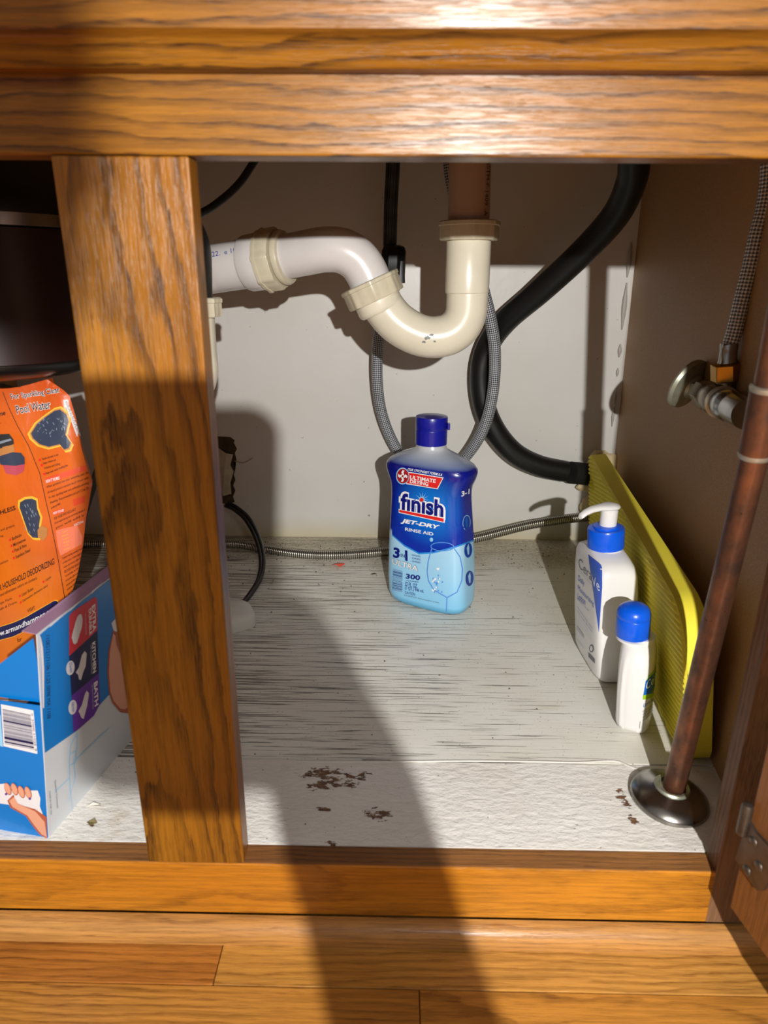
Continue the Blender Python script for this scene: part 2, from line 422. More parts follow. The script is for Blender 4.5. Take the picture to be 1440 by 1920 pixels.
M_brass = plain('brass', (196, 150, 66), 0.25, 1.0)
M_steel = plain('tarnished_nickel', (146, 132, 112), 0.28, 1.0, noise=0.3, nscale=80)
M_zinc = plain('pale_zinc', (176, 178, 160), 0.45, 0.7, noise=0.3, nscale=120)
def copper():
    m, nt, b = newmat('weathered_copper'); k = NB(nt)
    n = k.noise(k.scale(k.pos(), (1, 1, 0.6)), 70, 4, 0.6); n2 = k.noise(k.pos(), 220, 3, 0.6)
    c = k.mix(k.ramp(n, [(0.35, 0.0), (0.65, 1.0)]), s2l((134, 88, 64)), s2l((84, 62, 52)))
    c = k.mix(k.ramp(n2, [(0.68, 0.0), (0.73, 1.0)]), c, s2l((44, 34, 30)))
    k.l(c, b.inputs['Base Color']); b.inputs['Metallic'].default_value = 0.75
    k.l(k.m('MULTIPLY_ADD', n, 0.3, 0.22), b.inputs['Roughness']); return m
M_copper = copper()
M_solder = plain('solder', (182, 176, 160), 0.4, 0.8)
M_yellow = plain('yellow_foam', (248, 232, 66), 0.75, noise=0.06, nscale=26, bump=0.2)
M_whitep = plain('white_bottle_plastic', (236, 235, 234), 0.3, coat=0.2, sss=0.0)
M_bluecap = plain('bright_blue_plastic', (0, 92, 230), 0.3, coat=0.2)
M_navycap = plain('navy_plastic', (16, 24, 150), 0.32, coat=0.2)
M_white = plain('white_ink', (242, 242, 244), 0.4)
M_red = plain('red_ink', (226, 38, 36), 0.35)
M_navy = plain('navy_ink', (6, 20, 120), 0.35)
M_azure = plain('azure_ink', (40, 140, 226), 0.35)
M_pale = plain('pale_blue_ink', (150, 206, 240), 0.35)
M_glassp = plain('printed_glass_blue', (92, 150, 222), 0.35)
M_pblue = plain('periwinkle_ink', (62, 94, 190), 0.35)
M_grey = plain('grey_ink', (96, 98, 112), 0.4)
M_lgrey = plain('light_grey_ink', (196, 198, 206), 0.4)
M_ink = plain('black_ink', (18, 16, 20), 0.45)
M_darkink = plain('brown_black_ink', (44, 26, 20), 0.45)
M_green = plain('lime_ink', (150, 200, 30), 0.4)
M_cblue = plain('cobalt_ink', (10, 96, 190), 0.4)
M_paper = plain('cut_cardboard', (226, 222, 226), 0.6)
M_boxblue = plain('glossy_box_blue', (0, 118, 200), 0.3, coat=0.2)
M_boxwhite = plain('glossy_box_pale', (206, 212, 218), 0.3, coat=0.2)
M_mauve = plain('purple_box_edge', (156, 122, 150), 0.5)
M_purple = plain('purple_ink', (98, 44, 158), 0.35)
M_crimson = plain('crimson_ink', (206, 38, 56), 0.35)
M_dnavy = plain('dark_navy_ink', (22, 24, 78), 0.35)
M_skinp = plain('printed_skin', (222, 160, 132), 0.35)
M_skins = plain('printed_skin_shade', (176, 92, 68), 0.35)
M_sealant = plain('cream_foam_sealant', (226, 206, 160), 0.6, noise=0.25, nscale=60, bump=0.4)
M_block = plain('off_white_plastic', (214, 212, 204), 0.45)
M_tear = plain('torn_drywall_paper', (196, 184, 160), 0.8, noise=0.3, nscale=80, bump=0.5)
M_hole = plain('dark_cavity', (84, 70, 46), 0.9, noise=0.5, nscale=70)
M_caulk = plain('grey_paint_bead', (176, 172, 164), 0.5)

# ================================================================== STRUCTURE
YF, YB, YW = 0.367, 0.383, 0.9945       # face-frame front, its back, rear wall
ZT, ZTT = 0.443, 0.4768                 # opening top, header top
ZH = -0.062                             # hardwood level
XL, XR = -0.168, -0.1008                # centre stile
XS = 0.2268                             # right stile edge
LEFT, RIGHTX = -0.62, 0.34
tag(obj('wall_back', hexa(bmesh.new(), [(-0.9, YW, -0.1), (0.6, YW, -0.1), (0.6, YW, 0.95), (-0.9, YW, 0.95), (-0.9, YW+.02, -0.1), (0.6, YW+.02, -0.1), (0.6, YW+.02, 0.95), (-0.9, YW+.02, 0.95)]), M_wall, smooth=False),
    kind='structure')
fl = tag(boxo('floor', (-2.0, 2.0, -2.0, 1.0, ZH-0.03, ZH-0.011), plain('subfloor', (60, 40, 24), 0.8)), kind='structure')

# hardwood planks, each its own piece with a hairline joint
plank_mats = [oak('oak_plank_%s' % s, 0, 1, off=(i*1.7+0.2, i*0.9), k1=kk, freq=fr, light=l, mid=mm, dark=d, amt=1.25, cath=ct, rough=0.32, gain=1.06)
              for i, (s, kk, fr, l, mm, d, ct) in enumerate((
                ('amber', 0.02, 190, (186, 130, 58), (166, 108, 40), (104, 62, 22), None),
                ('pale', -0.02, 150, (198, 146, 74), (178, 124, 52), (118, 74, 28), None),
                ('arched', 0.0, 150, (184, 126, 52), (164, 106, 38), (98, 58, 20), (0.30, 0.0, 8.0, 0.05)),
                ('red', 0.01, 170, (174, 112, 46), (156, 94, 34), (96, 54, 18), None)))]
ys = 0.3835; row = 0
cuts = {0: [-0.117, 0.60], 1: [0.0215], 2: [-0.3, 0.25], 3: [-0.05]}
while ys > -0.75:
    y1, y0 = ys, ys-0.0577
    xs = [-1.1] + sorted(cuts.get(row, [random.uniform(-.5, -.1), random.uniform(.1, .6)])) + [1.1]
    for j in range(len(xs)-1):
        mi = {(0, 0): 3, (0, 1): 1, (1, 0): 0, (1, 1): 2}.get((row, j), random.randrange(4))
        boxo('plank', (xs[j]+.0003, xs[j+1]-.0003, y0+.0003, y1-.0003, ZH-0.011, ZH), plank_mats[mi], fl, bevel=0.0006)
    ys = y0; row += 1

# shoe molding along the toe of the cabinet
bm = bmesh.new(); prof = [(YF-0.0005, ZH), (0.3545, ZH)]
for a in range(0, 91, 15):
    t = math.radians(a); prof.append((0.3665-0.012*math.cos(t)*1.0, ZH+0.003+0.0122*math.sin(t)))
prof.append((YF-0.0005, ZH+0.0152))
ringL = [bm.verts.new((-1.1, y, z)) for y, z in prof]; ringR = [bm.verts.new((1.1, y, z)) for y, z in prof]
for i in range(len(prof)):
    j = (i+1) % len(prof); bm.faces.new((ringL[i], ringL[j], ringR[j], ringR[i]))
bm.faces.new(ringL); bm.faces.new(ringR[::-1])
tag(obj('trim_1', bm, M_shoe), kind='structure')

# ================================================================== CABINET
cab = thing('sink_cabinet', 'golden oak kitchen sink cabinet standing open, white painted boards inside', 'cabinet', (-0.13, 0.367, ZH))
boxo('header_rail', (-1.0, 1.0, YF, YB+0.003, ZT, ZTT+0.03), M_rail_top, cab, bevel=0.0012)
boxo('center_stile', (XL, XR, YF+0.0002, YB, 0.0, ZT-0.0002), M_stile, cab, bevel=0.001)
boxo('bottom_rail', (-0.55, XS+0.002, YF+0.0004, YB, -0.0466, -0.0006), [M_rail_bot], cab, bevel=0.001)
boxo('rail_top_edge', (-0.55, XS+0.002, YF+0.0012, YB+0.001, -0.0012, 0.0), M_bare, cab, label='worn bare wood along the top edge of the bottom rail')
boxo('right_stile', (XS, XS+0.045, YF, YB, ZH+0.0156, ZT), M_stile2, cab, bevel=0.0008)
boxo('left_stile', (-0.535, -0.49, YF, YB, ZH+0.0156, ZT), M_stile, cab, bevel=0.0008)
# drawer front with its stepped lower edge
bm = bmesh.new(); prof = [(YF-0.0004, 0.4772), (0.3585, 0.4772), (0.3565, 0.4790), (0.3545, 0.4835), (0.3520, 0.4868), (0.3505, 0.4880), (0.3485, 0.4884), (0.3465, 0.4896), (0.3460, 0.492), (0.3460, 0.63), (YF-0.0004, 0.635)]
a = [bm.verts.new((-0.56, y, z)) for y, z in prof]; b = [bm.verts.new((0.60, y, z)) for y, z in prof]
for i in range(len(prof)):
    j = (i+1) % len(prof); bm.faces.new((a[i], a[j], b[j], b[i]))
bm.faces.new(a); bm.faces.new(b[::-1]); obj('drawer_front', bm, M_drawer, cab)
boxo('upper_rail', (-1.0, 1.0, YF, YB, 0.50, 0.66), M_rail_top, cab)
boxo('counter_support', (-1.0, 1.0, YB, 0.99, 0.62, 0.66), M_hard, cab)
# side panels: the right one runs out of square, the left one stands beyond the left door opening
W0 = Vector((0.3334, YW, 0)); W1 = Vector((0.2620, 0.3835, 0)); WN = Vector((-(W0.y-W1.y), (W0.x-W1.x), 0)).normalized()
t = -WN*0.012
obj('side_panel', hexa(bmesh.new(), [W0, W1, W1+Vector((0, 0, .62)), W0+Vector((-.0115, 0, .62)), W0+t, W1+t, W1+t+Vector((0, 0, .62)), W0+t+Vector((0, 0, .62))]), M_hard, cab, smooth=False)
boxo('side_panel', (-0.56, -0.548, YB, 0.99, 0, 0.62), M_hard, cab)
# painted bottom boards with open joints
def xwall(y): return W0.x + (y-W0.y)*(W0.x-W1.x)/(W0.y-W1.y)
def board(y0, y1, mat, z=0.0, wav=0.0, name='floor_board'):
    n = 60; bm = bmesh.new(); top = []; bot = []
    for i in range(n+1):
        f = i/n
        ya = y0+0.0006+wav*math.sin(f*23)*math.sin(f*7+1); yb = y1-0.0006
        xa = -0.546+f*(xwall(ya)+0.546); xb = -0.546+f*(xwall(yb)+0.546)
        top.append((bm.verts.new((xa, ya, z)), bm.verts.new((xb, yb, z))))
        bot.append((bm.verts.new((xa, ya, z-0.012)), bm.verts.new((xb, yb, z-0.012))))
    for i in range(n):
        bm.faces.new((top[i][0], top[i+1][0], top[i+1][1], top[i][1])); bm.faces.new((bot[i][0], bot[i][1], bot[i+1][1], bot[i+1][0]))
        bm.faces.new((top[i][0], bot[i][0], bot[i+1][0], top[i+1][0])); bm.faces.new((top[i][1], top[i+1][1], bot[i+1][1], bot[i][1]))
    for i in (0, n): bm.faces.new((top[i][0], top[i][1], bot[i][1], bot[i][0]))
    return obj(name, bm, mat, cab, smooth=False)
def fp(x, y, rx, ry): q = P(x, y, Z=0); return (q.x, q.y, rx, ry)
peel = [fp(604, 1452, .020, .0085), fp(640, 1470, .016, .006), fp(600, 1475, .012, .006), fp(668, 1455, .012, .006), fp(710, 1528, .013, .007), fp(606, 1518, .008, .003),
        fp(617, 1582, .007, .003), fp(1168, 1497, .0050, .012), fp(1186, 1535, .004, .007), fp(560, 1602, .006, .002), fp(720, 1602, .012, .003), fp(650, 1608, .010, .002), fp(175, 1545, .004, .003)]
board(0.4765, 0.7018, M_board, z=0.0002); board(0.7018, YW-0.0005, M_board, z=-0.0006)
board(0.3842, 0.4755, painted_front(peel), z=0.0004, name='front_board')
boxo('board_underside', (-0.54, 0.26, YB, 0.98, -0.03, -0.0125), M_hole, cab)
# raised paint ridge along the front joint
bm = tube([P(x, y, Z=0.0006) for x, y in ((556, 1428), (640, 1428), (760, 1428), (880, 1427), (1000, 1428), (1080, 1430), (1150, 1427), (1180, 1437), (1215, 1450))], 0.0009, 6, 4)
obj('paint_ridge', bm, plain('ridge_paint', (206, 202, 194), 0.5), cab)
# paint beads left where the rear wall meets the side panel
for (y0, y1, wd) in ((455, 520, 5), (530, 618, 5), (645, 670, 4), (690, 706, 3), (735, 758, 3), (762, 800, 3)):
    pts = [P(1190-(y-300)*0.045-(y-455)*0.058, y, Y=YW-0.003) for y in [y0+(y1-y0)*k/6 for k in range(7)]]
    obj('paint_bead', tube(pts, lambda t, wd=wd: 0.0007*wd*math.sin(math.pi*min(max(t, .08), .92)), 8, 0), M_caulk, cab)

# open door at the right with its hinge (parts of the cabinet)
D0 = P(1368, 1700, Y=0.330); D1 = P(1440, 1800, Z=D0.z)
dd = (D1-D0); dd.z = 0; dd.normalize()
DN = Vector((-dd.y, dd.x, 0));
if DN.x > 0: DN = -DN
th = -DN*0.019; DW = 0.30; Z = Vector((0, 0, 1)); zt = 0.44
door = obj('door', hexa(bmesh.new(), [D0, D0+dd*DW, D0+dd*DW+Z*(zt), D0+Z*(zt), D0+th, D0+dd*DW+th, D0+dd*DW+th+Z*zt, D0+th+Z*zt]), M_door, cab, smooth=False, bevel=0.001)
dn = (D0, DN)
def dpt(x, y, o=0.0): return PP(x, y, D0, DN) + DN*o
hp = [(1408, 1538), (1423, 1561), (1450, 1590), (1450, 1648), (1436, 1669), (1425, 1669), (1384, 1610)]
bm = bmesh.new(); f1 = [bm.verts.new(dpt(x, y, 0.0022)) for x, y in hp]; f0 = [bm.verts.new(dpt(x, y, 0.0001)) for x, y in hp]
bm.faces.new(f1); bm.faces.new(f0[::-1])
for i in range(len(hp)): j = (i+1) % len(hp); bm.faces.new((f0[i], f0[j], f1[j], f1[i]))
hinge = obj('hinge', bm, plain('dull_hinge_steel', (112, 104, 96), 0.42, 0.9, noise=0.35, nscale=90), door, smooth=False)
hm = hinge.data.materials[0]
bm = bmesh.new(); kb = dpt(1412, 1545, 0.001)
lathe([(0.0, -.013), (0.0032, -.012), (0.0036, -.010), (0.0036, .008), (0.003, .010), (0.0, .011)], kb + Vector((-.002, .004, .001)), (0, 0, 1), 14, bm=bm)
for (x, y) in ((1418, 1577), (1428, 1623), (1406, 1631)):
    c = dpt(x, y, 0.0022); lathe([(0.0, .0012), (0.0022, .0012), (0.0032, .0004), (0.0034, 0)], c, DN, 14, bm=bm)
obj('hinge', bm, hm, door, label='round hinge knuckle and countersunk screw heads')

# broken opening in the rear wall near the centre stile
hole = thing('wall_hole', 'ragged broken hole in the white back wall with torn paper edges', 'hole', (-0.22, YW-0.003, 0.10))
def wp(x, y, d=0.0): return P(x, y, Y=YW-d)
edge = [(400, 818), (432, 820), (440, 826), (437, 832), (444, 842), (440, 850), (443, 862), (437, 868), (441, 880), (438, 890), (441, 900), (437, 910), (441, 920), (436, 930), (440, 941), (431, 946), (395, 940), (390, 870)]
bm = bmesh.new(); bm.faces.new([bm.verts.new(wp(x, y, 0.0012)) for x, y in edge]); bmesh.ops.triangulate(bm, faces=bm.faces[:])
ext = bmesh.ops.extrude_face_region(bm, geom=bm.faces[:]); bmesh.ops.translate(bm, verts=[v for v in ext['geom'] if isinstance(v, bmesh.types.BMVert)], vec=(0, 0.001, 0))
obj('cavity', bm, M_hole, hole, smooth=False)
bm = bmesh.new(); tear = [(404, 836, 2), (424, 850, 6), (437, 852, 2), (432, 872, 5), (438, 884, 2), (432, 905, 6), (434, 926, 3), (418, 930, 7), (408, 905, 3), (402, 870, 5)]
vs = [bm.verts.new(wp(x, y, d/1000+.001)) for x, y, d in tear]; c = bm.verts.new(wp(420, 890, 0.011))
for i in range(len(vs)): bm.faces.new((vs[i], vs[(i+1) % len(vs)], c))
obj('torn_paper', bm, M_tear, hole, smooth=False)
bm = tube([wp(x, y, 0.001) for x, y in ((440, 864), (452, 868), (462, 866), (474, 859))], 0.0007, 6, 4); obj('paper_shred', bm, M_tear, hole)

# ================================================================== DRAIN TRAP
YT = 0.70
trap = thing('drain_trap', 'cream plastic P-trap hanging behind the opening, with three slip nuts', 'pipe', P(876, 560, Y=YT))
def T(x, y, Y=YT): return P(x, y, Y=Y)
rp = 0.0203
tail = obj('tailpipe', tube([T(882, 150), T(881, 300), T(879, 415), T(878, 450)], 0.0195, 28, 2), M_tail, trap)
b_ = bvh_of(tail)
text('ASTM-F-1409 -A', (913, 300), (907, 405), (919, 300), M_ink, trap, b_, step=6)
nd = (T(876, 500)-T(879, 415)).normalized()
def nut(c, ax, r, h, parent, mat, ribs=8, name='slip_nut'):
    return obj(name, lathe([(r*.80, -h/2-.0006), (r*.97, -h/2-.0006), (r, -h/2+.001), (r, h/2-.0035), (r*1.04, h/2-.003), (r*1.04, h/2), (r*.98, h/2+.001), (r*.80, h/2+.001)], c, ax, 64, ribs=ribs, ribd=r*.05, ribw=.14), mat, parent)
nut(T(880, 433), -nd, 0.0269, 0.0156, trap, M_nut)
bm = lathe([(0.0200, 0), (0.0213, 0.0022), (0.0213, 0.0452), (0.0211, 0.0490), (0.0200, 0.0501)], T(879, 447), nd, 36); sock = obj('socket', bm, M_pvc, trap)
pb = [T(877, 520), T(876, 560), T(873, 590), T(860, 614), T(836, 629), T(803, 632), T(771, 622), T(741, 602), T(718, 574), T(706, 552)]
bend = obj('trap_bend', tube(pb, lambda t: rp*(1.10 if t > .93 else 1.0), 32, 8), M_pvc, trap)
bb = bvh_of(bend)
for cx, cy, s in ((800, 634, 9), (808, 628, 6), (795, 641, 6), (815, 640, 4)):
    pl = [(cx+s*random.uniform(.4, 1)*math.cos(a), cy+s*.6*random.uniform(.3, 1)*math.sin(a)) for a in [k*math.pi/5 for k in range(10)]]
    patch('scuff', pl, plain('grey_scuff', (120, 124, 120), 0.5), trap, bb, 0.0002, 3)
a1 = (T(712, 572)-T(688, 515)).normalized()
nut(T(699, 545), -a1, 0.0275, 0.0178, trap, M_nut)
obj('socket', lathe([(0.0202, 0), (0.0228, 0.0009), (0.0230, 0.0108), (0.0221, 0.0135), (0.0202, 0.0151)], T(705, 557), a1, 36), M_pvc, trap)
YA = 0.705
pa = [T(701, 548), T(689, 515), T(671, 488), T(643, 471), T(610, 468, .702), T(575, 474, .708), T(530, 483, .717), T(490, 491, .725), T(430, 500, .735)]
obj('trap_arm', tube(pa, lambda t: rp*(1.01+.02*t), 32, 8), M_pvcw, trap)
ad = (T(575, 474, .708)-T(430, 500, .735)).normalized()
obj('coupling', lathe([(0.0222, 0), (0.0262, .001), (0.0270, .003), (0.0272, 0.019), (0.0258, 0.0225), (0.0232, 0.0235)], T(463, 495, .730), ad, 40), M_pvcw, trap)
nut(T(511, 487, .721), -ad, 0.0284, 0.0160, trap, M_nut)
obj('gasket_ring', lathe([(0.0215, 0), (0.0256, .001), (0.0262, .004), (0.0250, 0.0065), (0.0215, .007)], T(527, 484, .7175), ad, 40), M_nut, trap)
dp = obj('drain_pipe', tube([T(476, 493, .728), T(430, 500, .735), T(380, 508, .742), T(200, 536, .73)], 0.0236, 30, 3), M_pvcw, trap)
b_ = bvh_of(dp); text('22.  e 100', (398, 482), (450, 472), (397, 473), plain('blue_pipe_print', (30, 60, 150), 0.5), trap, b_, step=6)

# second drain next to the centre stile
dr = thing('disposer_drain', 'narrow cream drain pipe with square nut beside the centre stile', 'pipe', T(372, 700, .60))
T2 = lambda x, y: P(x, y, Y=.60)
obj('rubber_elbow', tube([T2(250, 412), T2(300, 415), T2(335, 432), T2(352, 465), T2(355, 520), T2(357, 570)], 0.0185, 26, 8), M_black, dr)
nut(T2(370, 576), (0, 0, 1), 0.0198, 0.0140, dr, M_nut, ribs=10)
obj('drain_tube', tube([T2(364, 580), T2(366, 620), T2(369, 660), T2(372, 695), T2(362, 725), T2(335, 745), T2(290, 752), T2(230, 750)], 0.0170, 26, 8), M_pvc, dr)

# garbage disposer at the left
dc = P(-30, 560, Y=.60)
disp = thing('garbage_disposer', 'dark round garbage disposer with a bright metal band hanging at the left', 'disposer', (dc.x, .60, .29))
dx, dy = dc.x, .60
zb = P(60, 730, Y=.50).z; z1 = P(60, 692, Y=.50).z; z2 = P(60, 418, Y=.50).z; z3 = P(60, 389, Y=.50).z
M_maroon = plain('dark_maroon_enamel', (34, 10, 8), 0.35)
obj('body', lathe([(0.0, zb), (0.075, zb), (0.094, zb+.006), (0.0985, zb+.012), (0.0985, z1-.001)], (dx, dy, 0), (0, 0, 1), 56), M_blackp, disp)
obj('body_shell', lathe([(0.0985, z1-.001), (0.1, z1), (0.1, z2-.001), (0.098, z2)], (dx, dy, 0), (0, 0, 1), 56), M_maroon, disp, label='dark maroon painted shell')
obj('metal_band', lathe([(0.1, z2), (0.1008, z2+.0005), (0.1008, z3-.0005), (0.1, z3)], (dx, dy, 0), (0, 0, 1), 56), M_chrome, disp, label='bright bare metal band')
obj('top_cover', lathe([(0.1, z3), (0.1, z3+.02), (0.085, z3+.05), (0.05, z3+.06), (0.05, 0.61)], (dx, dy, 0), (0, 0, 1), 56), M_blackp, disp)

# ================================================================== HOSES AND CORDS
M_fbraid = braid('grey_nylon_braid', (30, 32, 36), (196, 200, 208), 9, 9, 0.15, 0.4)
M_fblack = braid('black_nylon_braid', (14, 14, 16), (46, 46, 50), 10, 1.0, 0.0, 0.4)
M_sbraid = braid('steel_braid', (96, 98, 100), (226, 230, 236), 7, 9, 0.25, 0.25)
M_sring = braid('steel_wound_braid', (84, 80, 72), (206, 202, 190), 8, 17, 0.85, 0.3, rings=True)
fh = thing('faucet_hose', 'grey braided pull-down faucet hose looping behind the blue bottle, black weight on it', 'hose', P(800, 860, Y=.95))
H = lambda x, y, Y: P(x, y, Y=Y)
obj('hose', tube([H(737, 200, .86), H(737, 300, .87), H(733, 380, .88), H(731, 450, .89), H(728, 520, .90), H(716, 590, .92), H(709, 640, .935), H(707, 710, .945), H(716, 775, .955), H(740, 835, .962), H(775, 880, .965), H(815, 895, .965), H(850, 878, .955), H(884, 843, .94), H(910, 795, .93), H(925, 730, .92), H(928, 660, .91), H(920, 600, .90), H(905, 540, .89), H(880, 440, .87), H(848, 340, .86), H(838, 200, .86)], 0.0078, 24, 8), M_fbraid, fh)
obj('hose_sleeve', tube([H(737, 200, .86), H(737, 300, .87), H(733, 380, .88), H(731, 460, .89)], 0.0082, 24, 6), M_fblack, fh, label='black upper length')
bm = lathe([(0.008, -.020), (0.0135, -.018), (0.0155, -.013), (0.0155, .013), (0.0135, .018), (0.008, .020)], H(738, 492, .885), (0.04, 0, 1), 8, rot=.3)
wt = obj('hose_weight', bm, M_blackp, fh, bevel=0.001, label='black plastic hose weight')
obj('weight_clip', tube([H(749, 490, .878), H(750, 531, .878)], 0.0062, 8, 2, flat=.8), M_black, fh)

bh = thing('dishwasher_hose', 'thick black rubber hose curving down the right of the back wall', 'hose', H(960, 860, .95))
Hb = [H(1188, 180, .72), H(1189, 300, .76), H(1182, 345, .78), H(1155, 402, .81), H(1100, 465, .85), H(1020, 540, .89), H(950, 600, .925), H(915, 648, .95), H(902, 700, .955), H(908, 760, .955), H(930, 810, .955), H(965, 850, .957), H(1010, 873, .96), H(1060, 884, .965)]
obj('hose', tube(Hb, 0.0155, 28, 8), M_black, bh)
obj('hose_end', tube([H(1070, 886, .965), H(1090, 888, .972), H(1110, 891, .980), H(1118, 892, .992)], 0.0163, 26, 4), plain('matte_black_rubber', (8, 8, 8), 0.8), bh, label='matte black cuff')

sh_ = thing('steel_supply_hose', 'braided steel supply hose lying along the foot of the back wall', 'hose', H(560, 1040, .93))
obj('hose', tube([P(20, 1040, Y=.90), P(110, 1024, Y=.93), P(170, 1020, Y=.945), P(260, 1022, Y=.95), P(430, 1020, Y=.95), P(500, 1031, Y=.93), P(570, 1040, Y=.912), P(640, 1041, Y=.91), P(710, 1036, Y=.915), P(800, 1026, Y=.93), P(890, 1010, Y=.945), P(990, 985, Y=.955), P(1060, 974, Y=.966), P(1115, 968, Y=.974), P(1135, 967, Y=.980)], 0.0066, 20, 8), M_sring, sh_)
gh = tag(obj('grey_cable', tube([P(185, 880, Y=.90), P(176, 905, Y=.90), P(164, 940, Y=.90), P(150, 985, Y=.90), P(135, 1030, Y=.885), P(110, 1060, Y=.88)], 0.0055, 14, 6), plain('grey_cable_jacket', (92, 96, 94), 0.4)),
    'grey cable slanting down between the orange bag and the centre stile', 'cable')
cd = thing('power_cord', 'flat black twin cord arching from the wall hole to a white plastic block', 'cord', P(452, 1130, Z=.01))
cp = [(425, 946, .975), (440, 953, .96), (462, 972, .93), (481, 1006, .895), (491, 1045, .855), (487, 1082, .82), (470, 1112, .785), (450, 1136, .755), (430, 1152, .74)]
obj('cord', tube([P(x-2, y+2, Y=Y) for x, y, Y in cp], 0.0030, 12, 8), M_dark, cd)
obj('cord', tube([P(x+3, y-2, Y=Y+.004) for x, y, Y in cp], 0.0030, 12, 8), M_dark, cd)
tag(obj('upper_cable', tube([P(530, 230, Y=.85), P(482, 295, Y=.84), P(450, 342, Y=.83), P(415, 375, Y=.82), P(376, 400, Y=.81), P(300, 430, Y=.8)], 0.0042, 14, 6), M_dark),
    'thin black cable crossing the top left of the back wall', 'cable')

# white plastic block beside the centre stile
bm = bmesh.new(); zt_ = 0.017
base = [P(436, 1207, Z=0), P(484, 1176, Z=0), P(470, 1150, Z=0), P(400, 1130, Z=0)]
c0 = [Vector((v.x, v.y, 0.0005)) for v in base]; c0[3] = c0[2]+Vector((-.085, .03, 0)); c0[0] = c0[1]+Vector((-.075, -.055, 0))
def rr(pts, r, n=5):
    out = []
    for i, p in enumerate(pts):
        a, b = pts[i-1], pts[(i+1) % len(pts)]; u = (a-p).normalized(); v = (b-p).normalized()
        for k in range(n+1):
            t = k/n; out.append((p+u*r)*(1-t)**2+p*2*t*(1-t)+(p+v*r)*t*t)
    return out
outl = rr(c0, 0.010); cen = sum(outl, Vector())/len(outl)
rings = []
for zz, s in ((0, .98), (0.002, 1.0), (zt_-.004, .985), (zt_-.001, .955), (zt_+.003, .80), (zt_+.006, .3)):
    rings.append([cen+(p-cen)*s+Vector((0, 0, zz)) for p in outl])
blk = thing('plastic_block', 'off white plastic block on the floor boards beside the centre stile', 'block', (cen.x, cen.y, 0))
obj('body', loft(rings), M_block, blk)

# ================================================================== RINSE AID BOTTLE
ra = thing('rinse_aid_bottle', 'blue rinse aid bottle with navy flip cap standing in the middle', 'bottle', (0.0502, 0.7756, 0))
A_, BX, BY = -0.5094, 0.0502, 0.7756
K = -0.030
def rring(z, a, b, n=3.6, seg=72): return superring(BX+K*z, BY, a, b, A_, n, z, seg)
prof = [(0.0006, .0470, .0245, 3.2), (0.004, .0505, .0275, 3.6), (0.012, .0525, .0295, 3.8), (0.035, .0525, .0295, 4.2), (0.07, .0510, .0290, 4.4), (0.10, .0492, .0284, 4.2), (0.125, .0478, .0276, 4.0), (0.140, .0468, .0268, 4.0), (0.150, .0470, .0268, 3.9),
        (0.157, .0486, .0272, 3.6), (0.165, .0528, .0284, 3.2), (0.172, .0552, .0290, 3.0), (0.177, .0552, .0290, 2.9), (0.182, .0518, .0280, 2.7), (0.187, .0440, .0256, 2.5), (0.1915, .0345, .0225, 2.3), (0.195, .0260, .0195, 2.1), (0.1975, .0195, .0178, 2.0), (0.2, .0178, .0170, 2.0), (0.208, .0160, .0160, 2.0)]
def bottle_mat():
    m, nt, b = newmat('blue_rinse_bottle'); k = NB(nt); o = k.xyz(); z = o[2]
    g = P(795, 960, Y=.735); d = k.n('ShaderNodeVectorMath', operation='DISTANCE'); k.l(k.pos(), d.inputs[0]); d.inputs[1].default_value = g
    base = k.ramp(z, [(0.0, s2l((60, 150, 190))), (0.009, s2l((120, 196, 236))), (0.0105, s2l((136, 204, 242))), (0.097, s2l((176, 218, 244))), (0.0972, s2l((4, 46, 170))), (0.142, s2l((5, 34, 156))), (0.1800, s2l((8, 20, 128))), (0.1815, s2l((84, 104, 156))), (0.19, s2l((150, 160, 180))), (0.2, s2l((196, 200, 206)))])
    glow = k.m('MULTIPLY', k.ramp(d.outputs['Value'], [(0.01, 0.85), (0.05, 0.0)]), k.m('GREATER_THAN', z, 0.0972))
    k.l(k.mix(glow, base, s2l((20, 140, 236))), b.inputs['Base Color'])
    b.inputs['Roughness'].default_value = 0.22; b.inputs['Coat Weight'].default_value = 0.4; b.inputs['Coat Roughness'].default_value = 0.05
    return m
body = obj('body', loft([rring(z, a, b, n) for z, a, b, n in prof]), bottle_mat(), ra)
def royal_mat():
    m, nt, b = newmat('royal_ink'); k = NB(nt)
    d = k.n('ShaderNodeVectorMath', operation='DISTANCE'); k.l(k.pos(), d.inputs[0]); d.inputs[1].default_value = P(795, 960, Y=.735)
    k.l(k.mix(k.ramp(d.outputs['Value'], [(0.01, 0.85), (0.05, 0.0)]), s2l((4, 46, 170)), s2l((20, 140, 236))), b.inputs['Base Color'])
    b.inputs['Roughness'].default_value = 0.22; b.inputs['Coat Weight'].default_value = 0.4; b.inputs['Coat Roughness'].default_value = 0.05
    return m
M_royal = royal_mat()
cx_, cy_ = BX+K*.215, BY
cap = obj('cap', lathe([(0.0180, .2045), (0.0183, .2035), (0.0185, .220), (0.0185, .2205), (0.0183, .2208), (0.0186, .2212), (0.0186, .2335), (0.0180, .2355), (0.0150, .2362), (0, .2364)], (cx_, cy_, 0), (0, 0, 1), 40), M_navycap, ra)
tb = Vector((math.cos(-.2), math.sin(-.2), 0)); obj('cap_tab', box(bmesh.new(), cx_+.0175, cx_+.0205, cy_-.012, cy_-.004, .222, .229), M_navycap, ra, smooth=False, bevel=0.0005)
B = bvh_of(body)
def c1(*pts): return [(660+x/4.57, 760+y/4.57) for x, y in pts]
def c1p(x, y): return (660+x/4.57, 760+y/4.57)
V = [(345, 1040), (345, 1104), (450, 1195), (575, 1262), (700, 1254), (890, 1205), (1040, 1150), (1040, 1040)]
